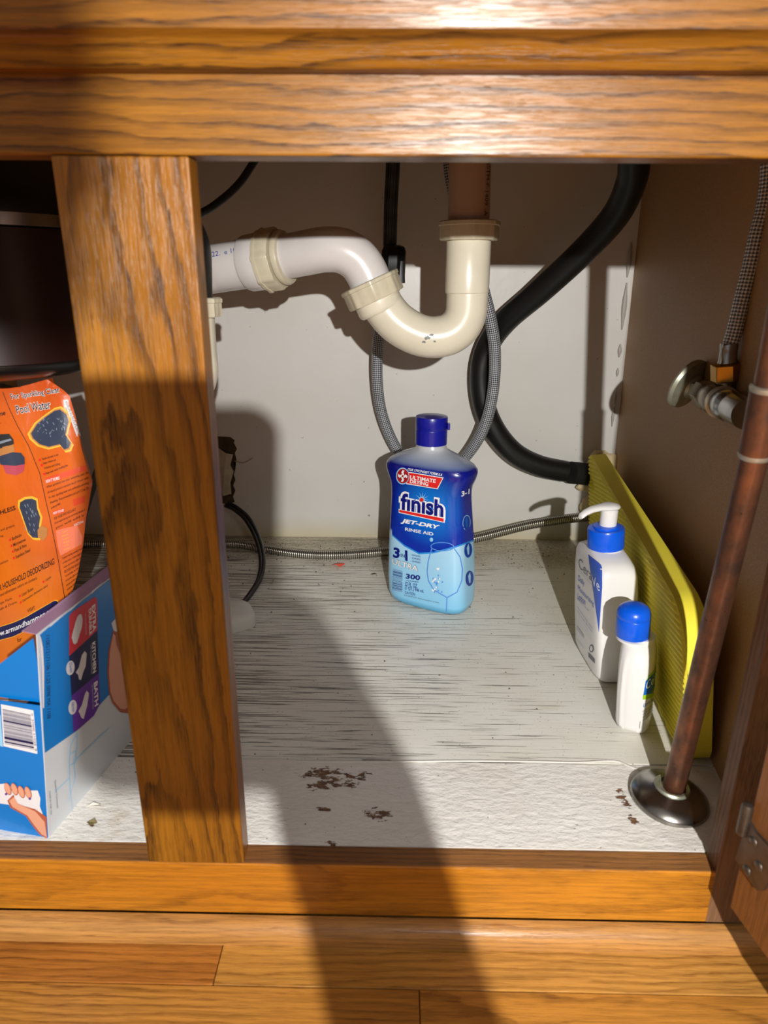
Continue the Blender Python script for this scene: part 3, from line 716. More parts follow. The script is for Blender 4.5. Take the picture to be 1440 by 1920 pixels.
patch('label_print', c1(*[(x, y+14 if y > 1060 else y) for x, y in V]), M_azure, ra, B, .0002, 4)
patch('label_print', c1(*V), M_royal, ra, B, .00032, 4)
patch('label_print', c1((465, 566), (785, 618), (735, 718), (465, 674)), M_white, ra, B, .0003, 5)
patch('label_print', c1((470, 573), (777, 624), (730, 711), (470, 667)), M_red, ra, B, .0004, 5)
patch('label_print', c1(*ell(435, 605, 57, 72)), M_pale, ra, B, .00042, 5)
patch('label_print', c1(*ell(437, 605, 50, 63)), plain('dark_red_ink', (168, 26, 36), .35), ra, B, .0005, 5)
for q in range(4):
    a = q*math.pi/2+.35; c, s = math.cos(a), math.sin(a)
    pl = [(437+c*u-s*v, 605+(s*u+c*v)*1.25) for u, v in ((6, -4), (20, -20), (38, -14), (40, 2), (26, -2), (10, 10))]
    patch('label_print', c1(*pl), M_white, ra, B, .0006, 5)
def rt(s, p0, p1, p2, mat, **k):
    k.setdefault('off', .0009); text(s, c1p(*p0), c1p(*p1), c1p(*p2), mat, ra, B, **k)
rt('OUR STRONGEST FORMULA', (480, 556), (776, 606), (482, 536), M_white, step=5, bold=.015, skew=.02)
rt('ULTIMATE', (498, 630), (718, 664), (502, 597), M_white, step=5, bold=.03)
rt('DRYING', (498, 664), (656, 690), (500, 632), M_white, step=5, bold=.03)
rt('f\u0131n\u0131sh', (408, 905), (795, 975), (412, 735), M_white, step=5, bold=.085, ref=.05, off=.0007)
rt('f\u0131n\u0131sh', (420, 893), (785, 960), (424, 745), M_navy, step=5, bold=.03, off=.0012)
patch('label_print', c1((402, 886), (798, 962), (796, 1006), (402, 920)), M_white, ra, B, .00045, 5)
patch('label_print', c1((409, 893), (788, 968), (787, 997), (409, 913)), M_red, ra, B, .0010, 5)
patch('label_print', c1(*ell(600, 806, 26, 24)), M_pale, ra, B, .0009, 5)
patch('label_print', c1(*ell(600, 808, 19, 17)), M_red, ra, B, .0011, 5)
for a in (-1.9, -1.5, -1.0, -.5, .1, 2.6, -2.5):
    patch('label_print', c1(*[(600+math.cos(a+d)*r, 806+math.sin(a+d)*r) for d, r in ((-.12, 24), (0, 66), (.12, 24))]), M_pale, ra, B, .0004, 5)
rt('JET-DRY', (425, 1012), (742, 1070), (432, 968), M_white, step=5, bold=.045, skew=.05)
rt('RINSE AID', (458, 1072), (700, 1116), (458, 1044), M_white, step=5, bold=.02)
patch('label_print', c1(*ell(682, 1150, 15, 18)), M_pale, ra, B, .0005, 5)
patch('label_print', [c1(*q)[:] for q in strip(ell(775, 1210, 98, 36, .03, 28)+[(873, 1213)], 7)], M_glassp, ra, B, .0005, 5)
for gl in ([(685, 1225), (655, 1330), (645, 1420), (655, 1500), (700, 1580), (812, 1645)], [(872, 1220), (925, 1300), (945, 1400), (940, 1500), (900, 1600), (818, 1645)], [(815, 1640), (812, 1700), (808, 1785)]):
    patch('label_print', [c1(*q) for q in strip(gl, 9)], M_glassp, ra, B, .0004, 5)
for q in range(26):
    u, v = random.uniform(0, 1), random.uniform(0, 1); x = 690+u*(50+60*v); y = 1380+v*220
    patch('label_print', c1(*ell(x, y, 7, 8, 0, 8)), M_white if q % 2 else M_glassp, ra, B, .00045)
rt('3', (355, 1302), (410, 1312), (360, 1213), M_navy, bold=.04, step=5)
rt('IN', (421, 1298), (455, 1305), (421, 1268), M_navy, bold=.01, step=5)
rt('1', (459, 1328), (480, 1334), (457, 1238), M_navy, bold=.02, step=5)
for i, s in enumerate(('- WASHES', '- DRIES', '- SHINES')): rt(s, (503, 1285+i*26), (590, 1302+i*26), (503, 1270+i*26), M_navy, step=6)
rt('ULTRA', (348, 1356), (566, 1424), (352, 1310), M_grey, bold=.045, ref=.02, step=5, off=.0006)
rt('ULTRA', (348, 1356), (566, 1424), (352, 1310), M_white, bold=.01, ref=.02, step=5, off=.0009)
patch('label_print', c1((352, 1392), (438, 1416), (436, 1612), (344, 1588)), M_pale, ra, B, .0003, 5)
for i in range(24):
    y = 1400+i*7.8; hgt = random.choice((2, 3, 5)); patch('label_print', c1((353-i*.3, y), (434, y+20), (434, y+20+hgt), (353-i*.3, y+hgt)), M_navy, ra, B, .0005, 8)
rt('300', (462, 1482), (585, 1498), (466, 1440), M_navy, bold=.03, step=5)
rt('WASHES', (466, 1505), (572, 1518), (466, 1494), M_navy, step=5)
rt('32 FL. OZ.', (456, 1545), (563, 1566), (460, 1508), M_navy, step=5, bold=.01)
rt('(1 QT.) 946 mL', (455, 1582), (618, 1612), (457, 1548), M_navy, step=5, bold=.01)
rt('CAUTION:', (455, 1612), (545, 1630), (457, 1588), M_navy, step=5)
rt('EYE IRRITANT. Read precautions on back.', (452, 1634), (750, 1698), (453, 1620), M_grey, step=6)
rt('3-1', (932, 782), (1000, 758), (935, 735), M_white, bold=.03, step=4)
for (x, y, c1_, c2_) in ((980, 1005, M_pale, M_cblue), (994, 1240, M_cblue, M_pale), (1006, 1482, M_navy, M_pale)):
    patch('label_print', c1(*ell(x, y, 34, 66, .05)), c1_, ra, B, .0003, 4); patch('label_print', c1(*ell(x, y, 30, 60, .05)), plain('icon_blue', (16, 60, 160), .3), ra, B, .0004, 4)
    patch('label_print', c1((x-5, y+40), (x-14, y-20), (x+2, y-55), (x+8, y-20), (x+6, y+36)), c2_, ra, B, .0005, 4)

# ================================================================== LOTION BOTTLE
LX, LY, LA = 0.2265, 0.637, -1.52
KL = -0.095
lb = thing('pump_lotion_bottle', 'tall white lotion pump bottle with blue collar in front of the yellow pad', 'bottle', (LX, LY, 0))
def lring(z, a, b, n=4.5): return superring(LX+KL*z, LY, a, b, LA, n, z, 72)
lprof = [(0.0006, .0370, .0160, 4), (0.003, .0412, .0195, 5), (0.008, .0422, .0208, 6), (0.05, .0426, .0214, 7), (0.10, .0420, .0212, 7), (0.117, .0412, .0208, 6), (0.124, .0385, .0198, 4.6), (0.1285, .0310, .0180, 3.4), (0.131, .0225, .0168, 2.5), (0.1325, .0165, .0158, 2), (0.137, .0155, .0155, 2)]
lbody = obj('body', loft([lring(z, a, b, n) for z, a, b, n in lprof]), M_whitep, lb)
lx = lambda z: LX+KL*z
obj('collar', lathe([(0.0155, .1345), (0.0175, .1342), (0.0177, .1352), (0.0177, .1525), (0.0170, .1542), (0.0125, .1546), (0.0122, .1565), (0.0075, .1572)], (lx(.13)+.0123, LY, 0), (KL, 0, 1), 40), M_bluecap, lb)
px = lx(.16)
obj('pump_stem', lathe([(0.0075, .152), (0.0082, .1525), (0.0082, .1715), (0.0062, .173)], (px+.002, LY, 0), (0, 0, 1), 28), M_whitep, lb)
tip = P(1089, 957, Y=.622); hd = Vector((px+.002, LY, .1755)); dirv = (tip-hd); dirv.z = 0; Lh = dirv.length; dirv.normalize(); sd = Vector((-dirv.y, dirv.x, 0))
rings = []
for f, wd, zc, ht in ((-.26, .001, .1635, .001), (-.22, .0060, .1640, .0028), (-.1, .0088, .1643, .0036), (.0, .0095, .1645, .0038), (.18, .0082, .1648, .0034), (.4, .0056, .1650, .0030), (.65, .0046, .1640, .0030), (.85, .0040, .1618, .0030), (.97, .0036, .1592, .0028), (1.0, .0026, .1582, .0020)):
    c = hd+dirv*Lh*f; c.z = zc+.0110; rings.append([c+sd*wd*math.cos(t)+Vector((0, 0, ht*math.sin(t))) for t in [2*math.pi*q/20 for q in range(20)]])
obj('pump_head', loft(rings), M_whitep, lb)
B = bvh_of(lbody)
def c2(*pts): return [(1060+x/4.8, 1000+y/4.8) for x, y in pts]
def c2p(x, y): return (1060+x/4.8, 1000+y/4.8)
def lt(s, p0, p1, p2, mat, **k): text(s, c2p(*p0), c2p(*p1), c2p(*p2), mat, lb, B, **k)
patch('label_print', c2((208, 188), (300, 262), (322, 285), (332, 312), (333, 480), (304, 890)), M_pblue, lb, B, .0003, 5)
lt('Cera', (122, 302), (238, 432), (126, 212), M_grey, step=5, bold=-.008)
lt('Ve', (246, 466), (313, 524), (238, 368), M_white, step=5, bold=-.004, off=.0005)
patch('label_print', [c2(*q) for q in strip([(120, 325), (240, 462)], 2.5)], M_lgrey, lb, B, .0004, 5)
lt('Daily', (118, 438), (172, 492), (120, 372), M_pblue, step=5)
lt('Moisturizing', (115, 520), (258, 672), (117, 462), M_pblue, step=5)
lt('Lotion', (112, 588), (182, 650), (114, 528), M_pblue, step=5)
lt('FOR NORMAL TO DRY SKIN', (112, 598), (212, 702), (112, 588), M_grey, step=6)
for i, (s, x1) in enumerate((('Moisturizes & helps restore', 248), ('the protective skin barrier', 246), ('With hyaluronic acid', 210))):
    y = 668+i*34; lt(s, (108, y), (x1, y+(x1-108)*1.42), (108, y-16), M_pblue if i < 2 else M_lgrey, step=6)
for i in range(2): lt('Developed with dermatologists', (106, 780+i*26), (236, 940+i*26-10), (106, 770+i*26), M_lgrey, step=6)
patch('label_print', c2((103, 822), (163, 910), (165, 945), (103, 862)), M_lgrey, lb, B, .0003, 6)
lt('12 FL OZ (355 mL)', (104, 965), (166, 1040), (105, 940), M_lgrey, step=6)
patch('label_print', c2(*ell(238, 1036, 20, 36)), M_grey, lb, B, .0004, 5); patch('label_print', c2(*ell(238, 1036, 12, 24)), M_white, lb, B, .0005, 5)
patch('label_print', c2((210, 1070), (266, 1132), (268, 1172), (210, 1110)), M_grey, lb, B, .0004, 5)

# ================================================================== SMALL LOTION BOTTLE
SX, SY, SA = 0.2267, 0.54, 1.1313
KS = -0.065
sb = thing('small_lotion_bottle', 'small white lotion bottle with blue flip cap nearest the copper pipe', 'bottle', (SX, SY, 0))
def sring(z, a, b, n):
    r = superring(SX+KS*z, SY, a, b, SA, n, z, 96); c = Vector((SX+KS*z, SY, z)); out = []
    amp = 0.00055 if 0.006 < z < 0.062 else (0.0003 if 0.062 <= z < .075 else 0)   # moulded flutes down both narrow sides
    for i, p in enumerate(r):
        t = 2*math.pi*i/96; q = (p-c).normalized(); out.append(p+q*amp*math.cos(t*14)*max(0, abs(math.cos(t))-.35))
    return out
sprof = [(0.0005, .0215, .0115, 3.2), (0.003, .0248, .0142, 3.6), (0.007, .0258, .0150, 3.8), (0.04, .0262, .0152, 4), (0.060, .0255, .0152, 3.6), (0.070, .0240, .0150, 3.2), (0.0775, .0205, .0146, 2.8), (0.0825, .0165, .0138, 2.3), (0.0845, .0145, .0132, 2.0), (0.0848, .0138, .0138, 2), (0.089, .0136, .0136, 2)]
sbody = obj('body', loft([sring(*q) for q in sprof]), M_whitep, sb)
sx = lambda z: SX+KS*z
obj('neck_ring', lathe([(0.0136, .0850), (0.0147, .0853), (0.0147, .0868), (0.0136, .0872)], (sx(.085), SY, 0), (KS, 0, 1), 36), M_whitep, sb)
obj('cap', lathe([(0.0130, .0885), (0.0142, .0885), (0.0146, .0895), (0.0144, .1060), (0.0141, .1066), (0.0145, .1072), (0.0143, .1105), (0.0130, .1145), (0.0095, .1175), (0.0045, .1188), (0, .119)], (sx(.10), SY, 0), (KS, 0, 1), 40), M_bluecap, sb)
B = bvh_of(sbody)
ps = lambda nm, pl, mt, off: patch(nm, c2(*pl), mt, sb, B, off, 3)
ps('label_print', [(752, 1275), (780, 1250), (815, 1205), (840, 1190), (840, 1400), (770, 1482), (697, 1497), (700, 1462), (712, 1400), (722, 1330)], M_green, .0003)
ps('label_print', [(722, 1328), (752, 1300), (790, 1262), (840, 1210), (840, 1395), (770, 1440), (703, 1455), (712, 1400)], M_cblue, .0004)
text('Cet', c2p(722, 1412), c2p(812, 1330), c2p(728, 1335), M_white, sb, B, off=.0005, step=3)
text('Gentle Skin', c2p(700, 1568), c2p(800, 1500), c2p(702, 1535), M_cblue, sb, B, step=3)
for i in range(4): text('CLEANSER', c2p(696, 1610+i*26), c2p(790, 1545+i*24), c2p(696, 1596+i*26), M_grey, sb, B, step=3)
patch('label_print', c2((672, 1690), (675, 1692), (671, 1755), (667, 1752)), M_ink, sb, B, .0003)

# ================================================================== YELLOW KNEELING PAD
pad = thing('kneeling_pad', 'thick yellow ribbed foam pad standing against the brown side panel', 'pad', (0.275, 0.72, 0))
PB0 = P(1288, 1441, Z=0); PB1 = Vector((PB0.x+0.049, 0.955, 0))
TB = P(1106, 849, Y=.955); TF = P(1291, 1165, Y=PB0.y)
Lp = (PB1-PB0).length; es = (PB1-PB0)/Lp; Hp0 = (TF-PB0).length; Hp1 = (TB-PB1).length
def padpt(s, t):
    b0 = PB0+(PB1-PB0)*(s/Lp); tp = TF+(TB-TF)*(s/Lp); return b0+(tp-b0)*t
up0 = (TF-PB0).normalized(); pn = es.cross(up0)
if pn.x > 0: pn = -pn
TH = 0.0195
def vlim(s):
    R0 = 0.050; r1 = 0.020; H = 0.143; lo, hi = 0.0, 1.0
    if s < R0: hi = 1-(R0-math.sqrt(max(0, R0*R0-(R0-s)**2)))/H
    if s < r1: lo = (r1-math.sqrt(max(0, r1*r1-(r1-s)**2)))/H
    if s > Lp-r1*1: q = Lp-s; hi = min(hi, 1-(r1-math.sqrt(max(0, r1*r1-(r1-q)**2)))/H*.3)
    return lo, hi
NS, NT_ = 260, 150
bm = bmesh.new(); front = []
S_ = [0.0003+(Lp-0.0006)*(i/NS)**1.15 for i in range(NS+1)]
hs = P(1124, 930, Y=.93); hs_s = (hs-PB0).dot(es)
for i, s in enumerate(S_):
    lo, hi = vlim(s); col = []
    for j in range(NT_+1):
        t = lo+(hi-lo)*j/NT_; h = t*0.143
        ph = ((h - s*(-0.22))/0.0056) % 1.0; d = 0.0030*(1-(abs(ph-.5)*2)**3)
        e = min((t-lo), (hi-t))*0.143; e2 = min(s, Lp-s)
        d *= min(1, e/0.003)*min(1, e2/0.003)
        q = ((s-hs_s)/0.030)**2+((h-0.108)/0.009)**2
        if q < 1: d -= 0.008*(1-q)
        col.append(bm.verts.new(padpt(s, t)+pn*d))
    front.append(col)
for i in range(NS):
    for j in range(NT_): bm.faces.new((front[i][j], front[i+1][j], front[i+1][j+1], front[i][j+1]))
obj('ribbed_face', bm, M_yellow, pad)
# slab behind the ribs
bm = bmesh.new(); out = []
for i in range(0, NS+1, 4): lo, hi = vlim(S_[i]); out.append((S_[i], hi))
for i in range(NS, -1, -4): lo, hi = vlim(S_[i]); out.append((S_[i], lo))
A0 = [bm.verts.new(padpt(s, t)) for s, t in out]
A1 = [bm.verts.new(padpt(s, t)-pn*TH*.5+ (pn*-.0006*math.sin(s*90))) for s, t in out]
A2 = [bm.verts.new(padpt(s, t)-pn*TH) for s, t in out]
for X, Y_ in ((A0, A1), (A1, A2)):
    for i in range(len(out)): j = (i+1) % len(out); bm.faces.new((X[i], X[j], Y_[j], Y_[i]))
bm.faces.new(A2)
obj('foam_body', bm, M_yellow, pad)

# cream sealant foam round the hose hole
def blob(c, r, seed, sq=(1, 1, 1), sub=3, amp=.25, fr=60):
    bm = bmesh.new(); bmesh.ops.create_icosphere(bm, subdivisions=sub, radius=1); rnd = random.Random(seed); off = Vector((rnd.random()*9, rnd.random()*9, 0))
    from mathutils import noise
    for v in bm.verts:
        n = noise.noise(v.co*1.7+off)*amp+noise.noise(v.co*4+off)*amp*.3
        v.co = Vector(c)+Vector((v.co.x*sq[0], v.co.y*sq[1], v.co.z*sq[2]))*r*(1+n)
    return bm
fs = thing('sealant_foam', 'lumpy cream sealant foam around the hose hole in the back corner', 'sealant', P(1125, 930, Y=.985))
bm = blob(P(1128, 880, Y=.985), .024, 3, (1.05, .35, 1.2)); obj('upper_lump', bm, M_sealant, fs)
obj('lower_lump', blob(P(1113, 948, Y=.98), .017, 5, (1.2, .5, 1.0)), M_sealant, fs)
obj('small_lump', blob(P(1102, 912, Y=.982), .012, 8, (1.5, .5, .7)), M_sealant, fs)

# ================================================================== COPPER RISER
rb = P(1262, 1478, Z=.010)
cp_ = thing('copper_riser', 'brown copper water pipe rising from a chrome floor flange at front right', 'pipe', (rb.x, rb.y, 0))
R1 = P(1416, 853, Y=rb.y-.050); R2 = P(1440, 728, Y=rb.y-.057); Rb = Vector((rb.x, rb.y, 0.001)); R3 = R2+(R2-R1)*4.2
obj('pipe', tube([Rb, R1+(R1-Rb)*.02], lambda t: .0083-.0008*t, 28, 6), M_copper, cp_)
obj('coupling', tube([R1, R2], 0.0090, 28, 3), M_copper, cp_)
obj('upper_pipe', tube([R2, R3], 0.0075, 28, 3), M_copper, cp_)
ax = (R2-R1).normalized()
for c, nm in ((R1, 0), (R2, 1)):
    obj('solder_ring', lathe([(0.0076, -.0020), (0.0090, -.0012), (0.0094, .0), (0.0093, .0016), (0.0077, .0022)], c, ax, 28), M_solder, cp_, label='bright solder ring')
fc = P(1248, 1494, Z=.003); fc = Vector((fc.x, fc.y, 0))
fo = Vector(((fc.x+Rb.x)/2, (fc.y+Rb.y)/2-.001, 0))
obj('floor_flange', lathe([(0.0290, .0008), (0.0296, .0025), (0.0285, .0055), (0.0225, .0095), (0.0150, .0118), (0.0130, .0128), (0.0125, .0122), (0.0110, .0105)], fo, (0.05, -.04, 1), 48), M_chromed, cp_, label='round dull chrome flange')
obj('flange_collar', lathe([(0.0128, .0105), (0.0135, .0135), (0.0125, .0150), (0.0100, .0145), (0.0088, .012)], fo, (0.05, -.02, 1), 36), M_zinc, cp_)

# ================================================================== SHUT-OFF VALVE
vA = P(1300, 728, Y=.655); vB = P(1402, 778, Y=.50); va = (vB-vA).normalized(); VL = (vB-vA).length
va_root = thing('shutoff_valve', 'brass and chrome water shut-off valve on the brown side panel', 'valve', vA)
img = lambda dx, dy, dz: (CR*dx+CU*(-dy)+CF*dz)
en = img(.52, .58, -.62).normalized(); ec = P(1293, 722, Y=.66)
obj('wall_flange', lathe([(0.0245, -.004), (0.0250, -.002), (0.0235, .001), (0.012, .0045), (0.0098, .008), (0.0085, .008)], ec, en, 40), M_zinc, va_root, label='pale wall flange')
obj('stub_pipe', tube([ec-en*.001, ec+en*.012, vA+va*.020, vA+va*.035], 0.0070, 20, 5), M_brass, va_root)
def at(f): return vA+va*f
obj('compression_nut', lathe([(0.0085, 0), (0.0105, .001), (0.0112, .004), (0.0112, .010), (0.0100, .0125), (0.0090, .013)], at(.020), va, 6, rot=.3), M_steel, va_root, bevel=.0006)
obj('compression_nut', lathe([(0.0100, 0), (0.0130, .001), (0.0130, .020), (0.0118, .023)], at(.034), va, 6, rot=.1), M_steel, va_root, bevel=.0006)
obj('valve_body', lathe([(0.0100, 0), (0.0115, .003), (0.0125, .012), (0.0130, .020), (0.0120, .032), (0.0112, .036)], at(.056), va, 32), M_steel, va_root)
vc = at(.074)
obj('solder_ring', lathe([(0.0112, 0), (0.0135, .0005), (0.0137, .003), (0.0112, .0045)], at(.092), va, 32), M_solder, va_root)
obj('valve_barrel', lathe([(0.0112, 0), (0.0120, .002), (0.0122, .022), (0.0110, .026), (0.0116, .03), (0.0112, .060)], at(.096), va, 32), M_chrome, va_root)
o0 = P(1363, 724, Y=vc.y); o1 = P(1363, 688, Y=vc.y); o2 = P(1367, 652, Y=vc.y)
obj('outlet', tube([vc, o0, o1], 0.0085, 20, 3), M_steel, va_root)
obj('outlet_nut', lathe([(0.0085, 0), (0.0128, .001), (0.0128, .0145), (0.0085, .016)], o0+(o1-o0)*.25, (o1-o0), 6, rot=.5), M_brass, va_root, bevel=.0006, label='shiny brass hex nut')
th_ = thing('tap_supply_hose', 'braided steel hose rising from the brass nut of the shut-off valve', 'hose', o1)
obj('ferrule', lathe([(0.0080, 0), (0.0080, .001), (0.0072, .003), (0.0068, .012), (0.0072, .0165), (0.0066, .018)], o1+(o2-o1)*.1, (o2-o1), 24), M_chrome, th_)
Yv = vc.y
obj('braid', tube([o2, P(1376, 625, Y=Yv), P(1392, 560, Y=Yv), P(1407, 500, Y=Yv), P(1420, 440, Y=Yv), P(1433, 390, Y=Yv), P(1441, 330, Y=Yv), P(1446, 200, Y=Yv)], 0.0062, 22, 8), M_sbraid, th_)

# ================================================================== ORANGE BAG
bagY = 0.56
bag = thing('orange_bag', 'orange plastic pouch with black print standing behind the blue box', 'bag', P(40, 1180, Y=bagY))
def bag_mat():
    m, nt, b = newmat('orange_pouch_film'); k = NB(nt); o = k.xyz()
    n = k.noise(k.pos(), 9, 3); c = k.mix(k.ramp(n, [(0.35, 0.0), (0.65, 1.0)]), s2l((214, 98, 20)), s2l((222, 118, 16)))
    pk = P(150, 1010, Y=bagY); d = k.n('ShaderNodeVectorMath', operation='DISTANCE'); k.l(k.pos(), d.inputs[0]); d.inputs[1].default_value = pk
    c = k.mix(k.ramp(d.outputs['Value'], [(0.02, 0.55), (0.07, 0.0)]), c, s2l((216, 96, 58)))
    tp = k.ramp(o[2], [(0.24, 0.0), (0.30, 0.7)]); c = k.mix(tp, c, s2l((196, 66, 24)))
    k.l(c, b.inputs['Base Color']); b.inputs['Roughness'].default_value = 0.30; b.inputs['Coat Weight'].default_value = 0.3; b.inputs['Coat Roughness'].default_value = .15
    w_ = k.noise(k.scale(k.pos(), (1.5, 1.5, 0.7)), 38, 3, 0.5, 0.8); k.bump(w_, b, 0.35, 0.004); return m
from mathutils import noise as mn
right = [(716, 95), (735, 130), (780, 143), (840, 155), (875, 165), (905, 174), (935, 168), (975, 160), (1030, 154), (1080, 144), (1130, 128), (1180, 105), (1260, 70), (1335, 40)]
def xr(y):
    for (a, xa), (b_, xb) in zip(right[:-1], right[1:]):
        if a <= y <= b_: return xa+(xb-xa)*(y-a)/(b_-a)
    return right[0][1] if y < right[0][0] else right[-1][1]
bm = bmesh.new(); NX, NY = 44, 60; fr = []; bk = []
for j in range(NY+1):
    f = j/NY; y0 = 708+f*(1335-708); rf = []; rbk = []
    for i in range(NX+1):
        g = i/NX; xR = xr(y0); x = -230+(xR+230)*g
        y = y0 - (x/140.0)*0 + (12*math.sin(g*9+1)*max(0, 1-f*8)) + (max(0, (x+230)/400)*20-8)*max(0, 1-f*6)
        bul = math.sin(math.pi*min(1, max(0, g)))**.6 * math.sin(math.pi*min(1, max(0.0, f*0.92+.06)))**.5
        q = P(x, y, Y=bagY+.03*(1-g))
        wr = mn.noise(Vector((q.x*26, 0, q.z*14)))*.004+mn.noise(Vector((q.x*60+3, 0, q.z*40)))*.0015
        sh1 = -0.030*bul+wr; q.z = max(q.z, 0.0008)
        rf.append(bm.verts.new(q+Vector((0, sh1, 0)))); rbk.append(bm.verts.new(q+Vector((0, .002+0.040*bul, 0))) if 0 < g < 1 and 0 < f < 1 else rf[-1])
    fr.append(rf); bk.append(rbk)
for j in range(NY):
    for i in range(NX):
        bm.faces.new((fr[j][i], fr[j][i+1], fr[j+1][i+1], fr[j+1][i]))
        vs = []
        for v in (bk[j][i], bk[j+1][i], bk[j+1][i+1], bk[j][i+1]):
            if v not in vs: vs.append(v)
        if len(vs) > 2:
            try: bm.faces.new(vs)
            except Exception: pass
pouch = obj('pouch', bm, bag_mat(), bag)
zmin = min(v.co.z for v in pouch.data.vertices)+wloc(pouch).z
BG = bvh_of(pouch)
def cA(x, y): return (x/8, 700+y/8)
def cB(x, y): return (x/6, 920+y/6)
def bt(s, cf, p0, p1, p2, mat=None, **k): text(s, cf(*p0), cf(*p1), cf(*p2), mat or M_ink, bag, BG, step=5, **k)
def bp(cf, pl, mat, off=.0004): patch('print', [cf(*q) for q in pl], mat, bag, BG, off, 5)
M_halo = plain('yellow_halo_ink', (246, 184, 60), .35); M_orr = plain('red_orange_ink', (222, 78, 44), .35); M_pnk = plain('salmon_ink', (238, 128, 96), .35)
M_bag = plain('slate_print', (52, 62, 84), .35); M_bagl = plain('pale_slate_print', (128, 140, 158), .35); M_pinkp = plain('pink_sponge_print', (186, 74, 90), .35); M_tan = plain('tan_print', (186, 126, 70), .35)
for bo, mt, of in ((.045, M_white, .0004), (.012, M_ink, .0006)):
    bt('For Sparkling Clear', cA, (188, 415), (915, 312), (152, 312), mt, bold=bo, ref=.012, off=of)
    bt('Pool Water', cA, (262, 612), (775, 524), (232, 488), mt, bold=bo, ref=.012, off=of)
bt('CONTAINER OF', cA, (0, 205), (320, 215), (0, 165), bold=.01)
bt('me', cA, (-10, 648), (85, 625), (-14, 596), bold=.02); bt('s.', cA, (-30, 770), (20, 752), (-30, 735), bold=.01)
patch('print', strip([cA(*q) for q in ((45, 280), (130, 500), (260, 780), (430, 1080), (600, 1500), (690, 1915))]+[cB(*q) for q in ((560, 300), (650, 750), (740, 1280))], 1.1), M_ink, bag, BG, .0005, 5)
cl = [(900, 545), (1000, 620), (1030, 720), (980, 920), (1060, 1040), (1030, 1120), (960, 1140), (900, 1060), (740, 1100), (600, 1060), (500, 970), (470, 900), (560, 760), (700, 650), (820, 565)]
cc = (800, 850); bp(cA, [(cc[0]+(x-cc[0])*1.17, cc[1]+(y-cc[1])*1.17) for x, y in cl], M_halo, .0004); bp(cA, [(cc[0]+(x-cc[0])*1.07, cc[1]+(y-cc[1])*1.07) for x, y in cl], M_tan, .0005); bp(cA, cl, M_bag, .0006)
for q in range(34):
    x = random.uniform(560, 980); y = random.uniform(640, 1040)
    if y > 980 and x > 860: continue
    a = random.uniform(.5, 2.4); L_ = random.uniform(15, 50); bp(cA, [(x, y), (x+math.cos(a)*L_, y+math.sin(a)*L_), (x+math.cos(a)*L_+10, y+math.sin(a)*L_-6), (x+9, y-5)], M_bagl, .0008)
bp(cA, [(-20, 915), (140, 905), (205, 990), (212, 1060), (0, 1130)], plain('charcoal_print', (44, 44, 48), .35), .0006); bp(cA, [(0, 1020), (160, 975), (185, 1000), (0, 1060)], M_bagl, .0008)
bp(cA, [(0, 1115), (205, 1060), (225, 1170), (0, 1240)], M_tan, .0006); bp(cA, [(0, 1240), (190, 1180), (320, 1190), (375, 1260), (378, 1360), (230, 1385), (20, 1370), (0, 1320)], M_bag, .0008); bp(cA, [(40, 1370), (375, 1360), (360, 1470), (250, 1530), (95, 1500)], M_pinkp, .0006)
for i, (s, p0, p1) in enumerate((('Simple and easy to use', (640, 1312), (880, 1240)), ('Helps reduce eye', (655, 1378), (845, 1318)), ('irritation and itching', (675, 1448), (905, 1378)), ('Helps keep water smelling fine', (692, 1530), (1020, 1400)))):
    bt(s, cA, p0, p1, (p0[0]-8, p0[1]-44), bold=.01)
for x, y in ((600, 1300), (628, 1378), (665, 1510)): bp(cA, [(x-18, y-14), (x+14, y-24), (x+20, y+10), (x-12, y+20)], M_red, .0006)
bp(cA, [(680, 1570), (1290, 1375), (1300, 1450), (700, 1655)], M_orr, .0004); bt('HOW IT WORKS', cA, (695, 1648), (895, 1590), (690, 1600), M_white, bold=.01, off=.0006)
lines = ['When sprinkled into your swimming pool, this', 'all natural product maintains the pH of your water', 'for clear, sparkling water and comfortable swimming', 'Alkalinity. Recommended pool pH 7.2 to 7.8.', 'and reduces eye irritation.']
for i, s in enumerate(lines): y = 1735+i*78; xe = 1330-(i == 4)*420; bt(s, cA, (702+i*17, y), (xe, y-(xe-700)*.36), (696+i*17, y-46), M_darkink, bold=.008)
bp(cB, [(820, 95), (955, 60), (950, 130), (830, 175)], M_orr); bp(cB, [(595, 230), (715, 195), (722, 240), (603, 278)], M_orr); bt('HOW TO USE', cB, (602, 268), (718, 228), (600, 240), M_white, bold=.01, off=.0006)
for i, (s, xe) in enumerate((('FOR THOSE WHO REGULARLY', 855), ('Every week during the swimming season, it', 955), ('you will add a', 940))): y = 330+i*54; bt(s, cB, (610+i*8, y), (xe, y-(xe-610)*.45), (607+i*8, y-32), M_darkink, bold=.008)
bp(cB, [(628, 450), (700, 425), (870, 390), (925, 520), (915, 600), (680, 730), (650, 620)], M_pnk); bt('FUNCTIONAL', cB, (835, 400), (940, 352), (830, 375), M_white, off=.0007)
for i in range(6): bt(('T.pH', 'Pool', 'Volume', 'Add', 'Weekly', 'Dose')[i], cB, (695+i*5, 480+i*38), (760+i*5, 455+i*38), (693+i*5, 462+i*38), M_halo, off=.0007)
for i in range(11):
    y = 780+i*50; xe = 925-max(0, i-2)*13; bt(('To prevent clouding, especially in warm', 'or when more, a mixture algaecide', 'water products called for.', 'FOR THOSE WHO HAVE A SPA', 'Test periodically, use 1/2 lb for', 'and is gentle, stable at clean', 'and your pool filter twice', 'for clean water. Add baking', 'soda evenly to the', 'surface of pool', 'water.')[i], cB, (700+i*8, y), (xe, y-(xe-700)*.52), (696+i*8, y-30), M_darkink, bold=.008)
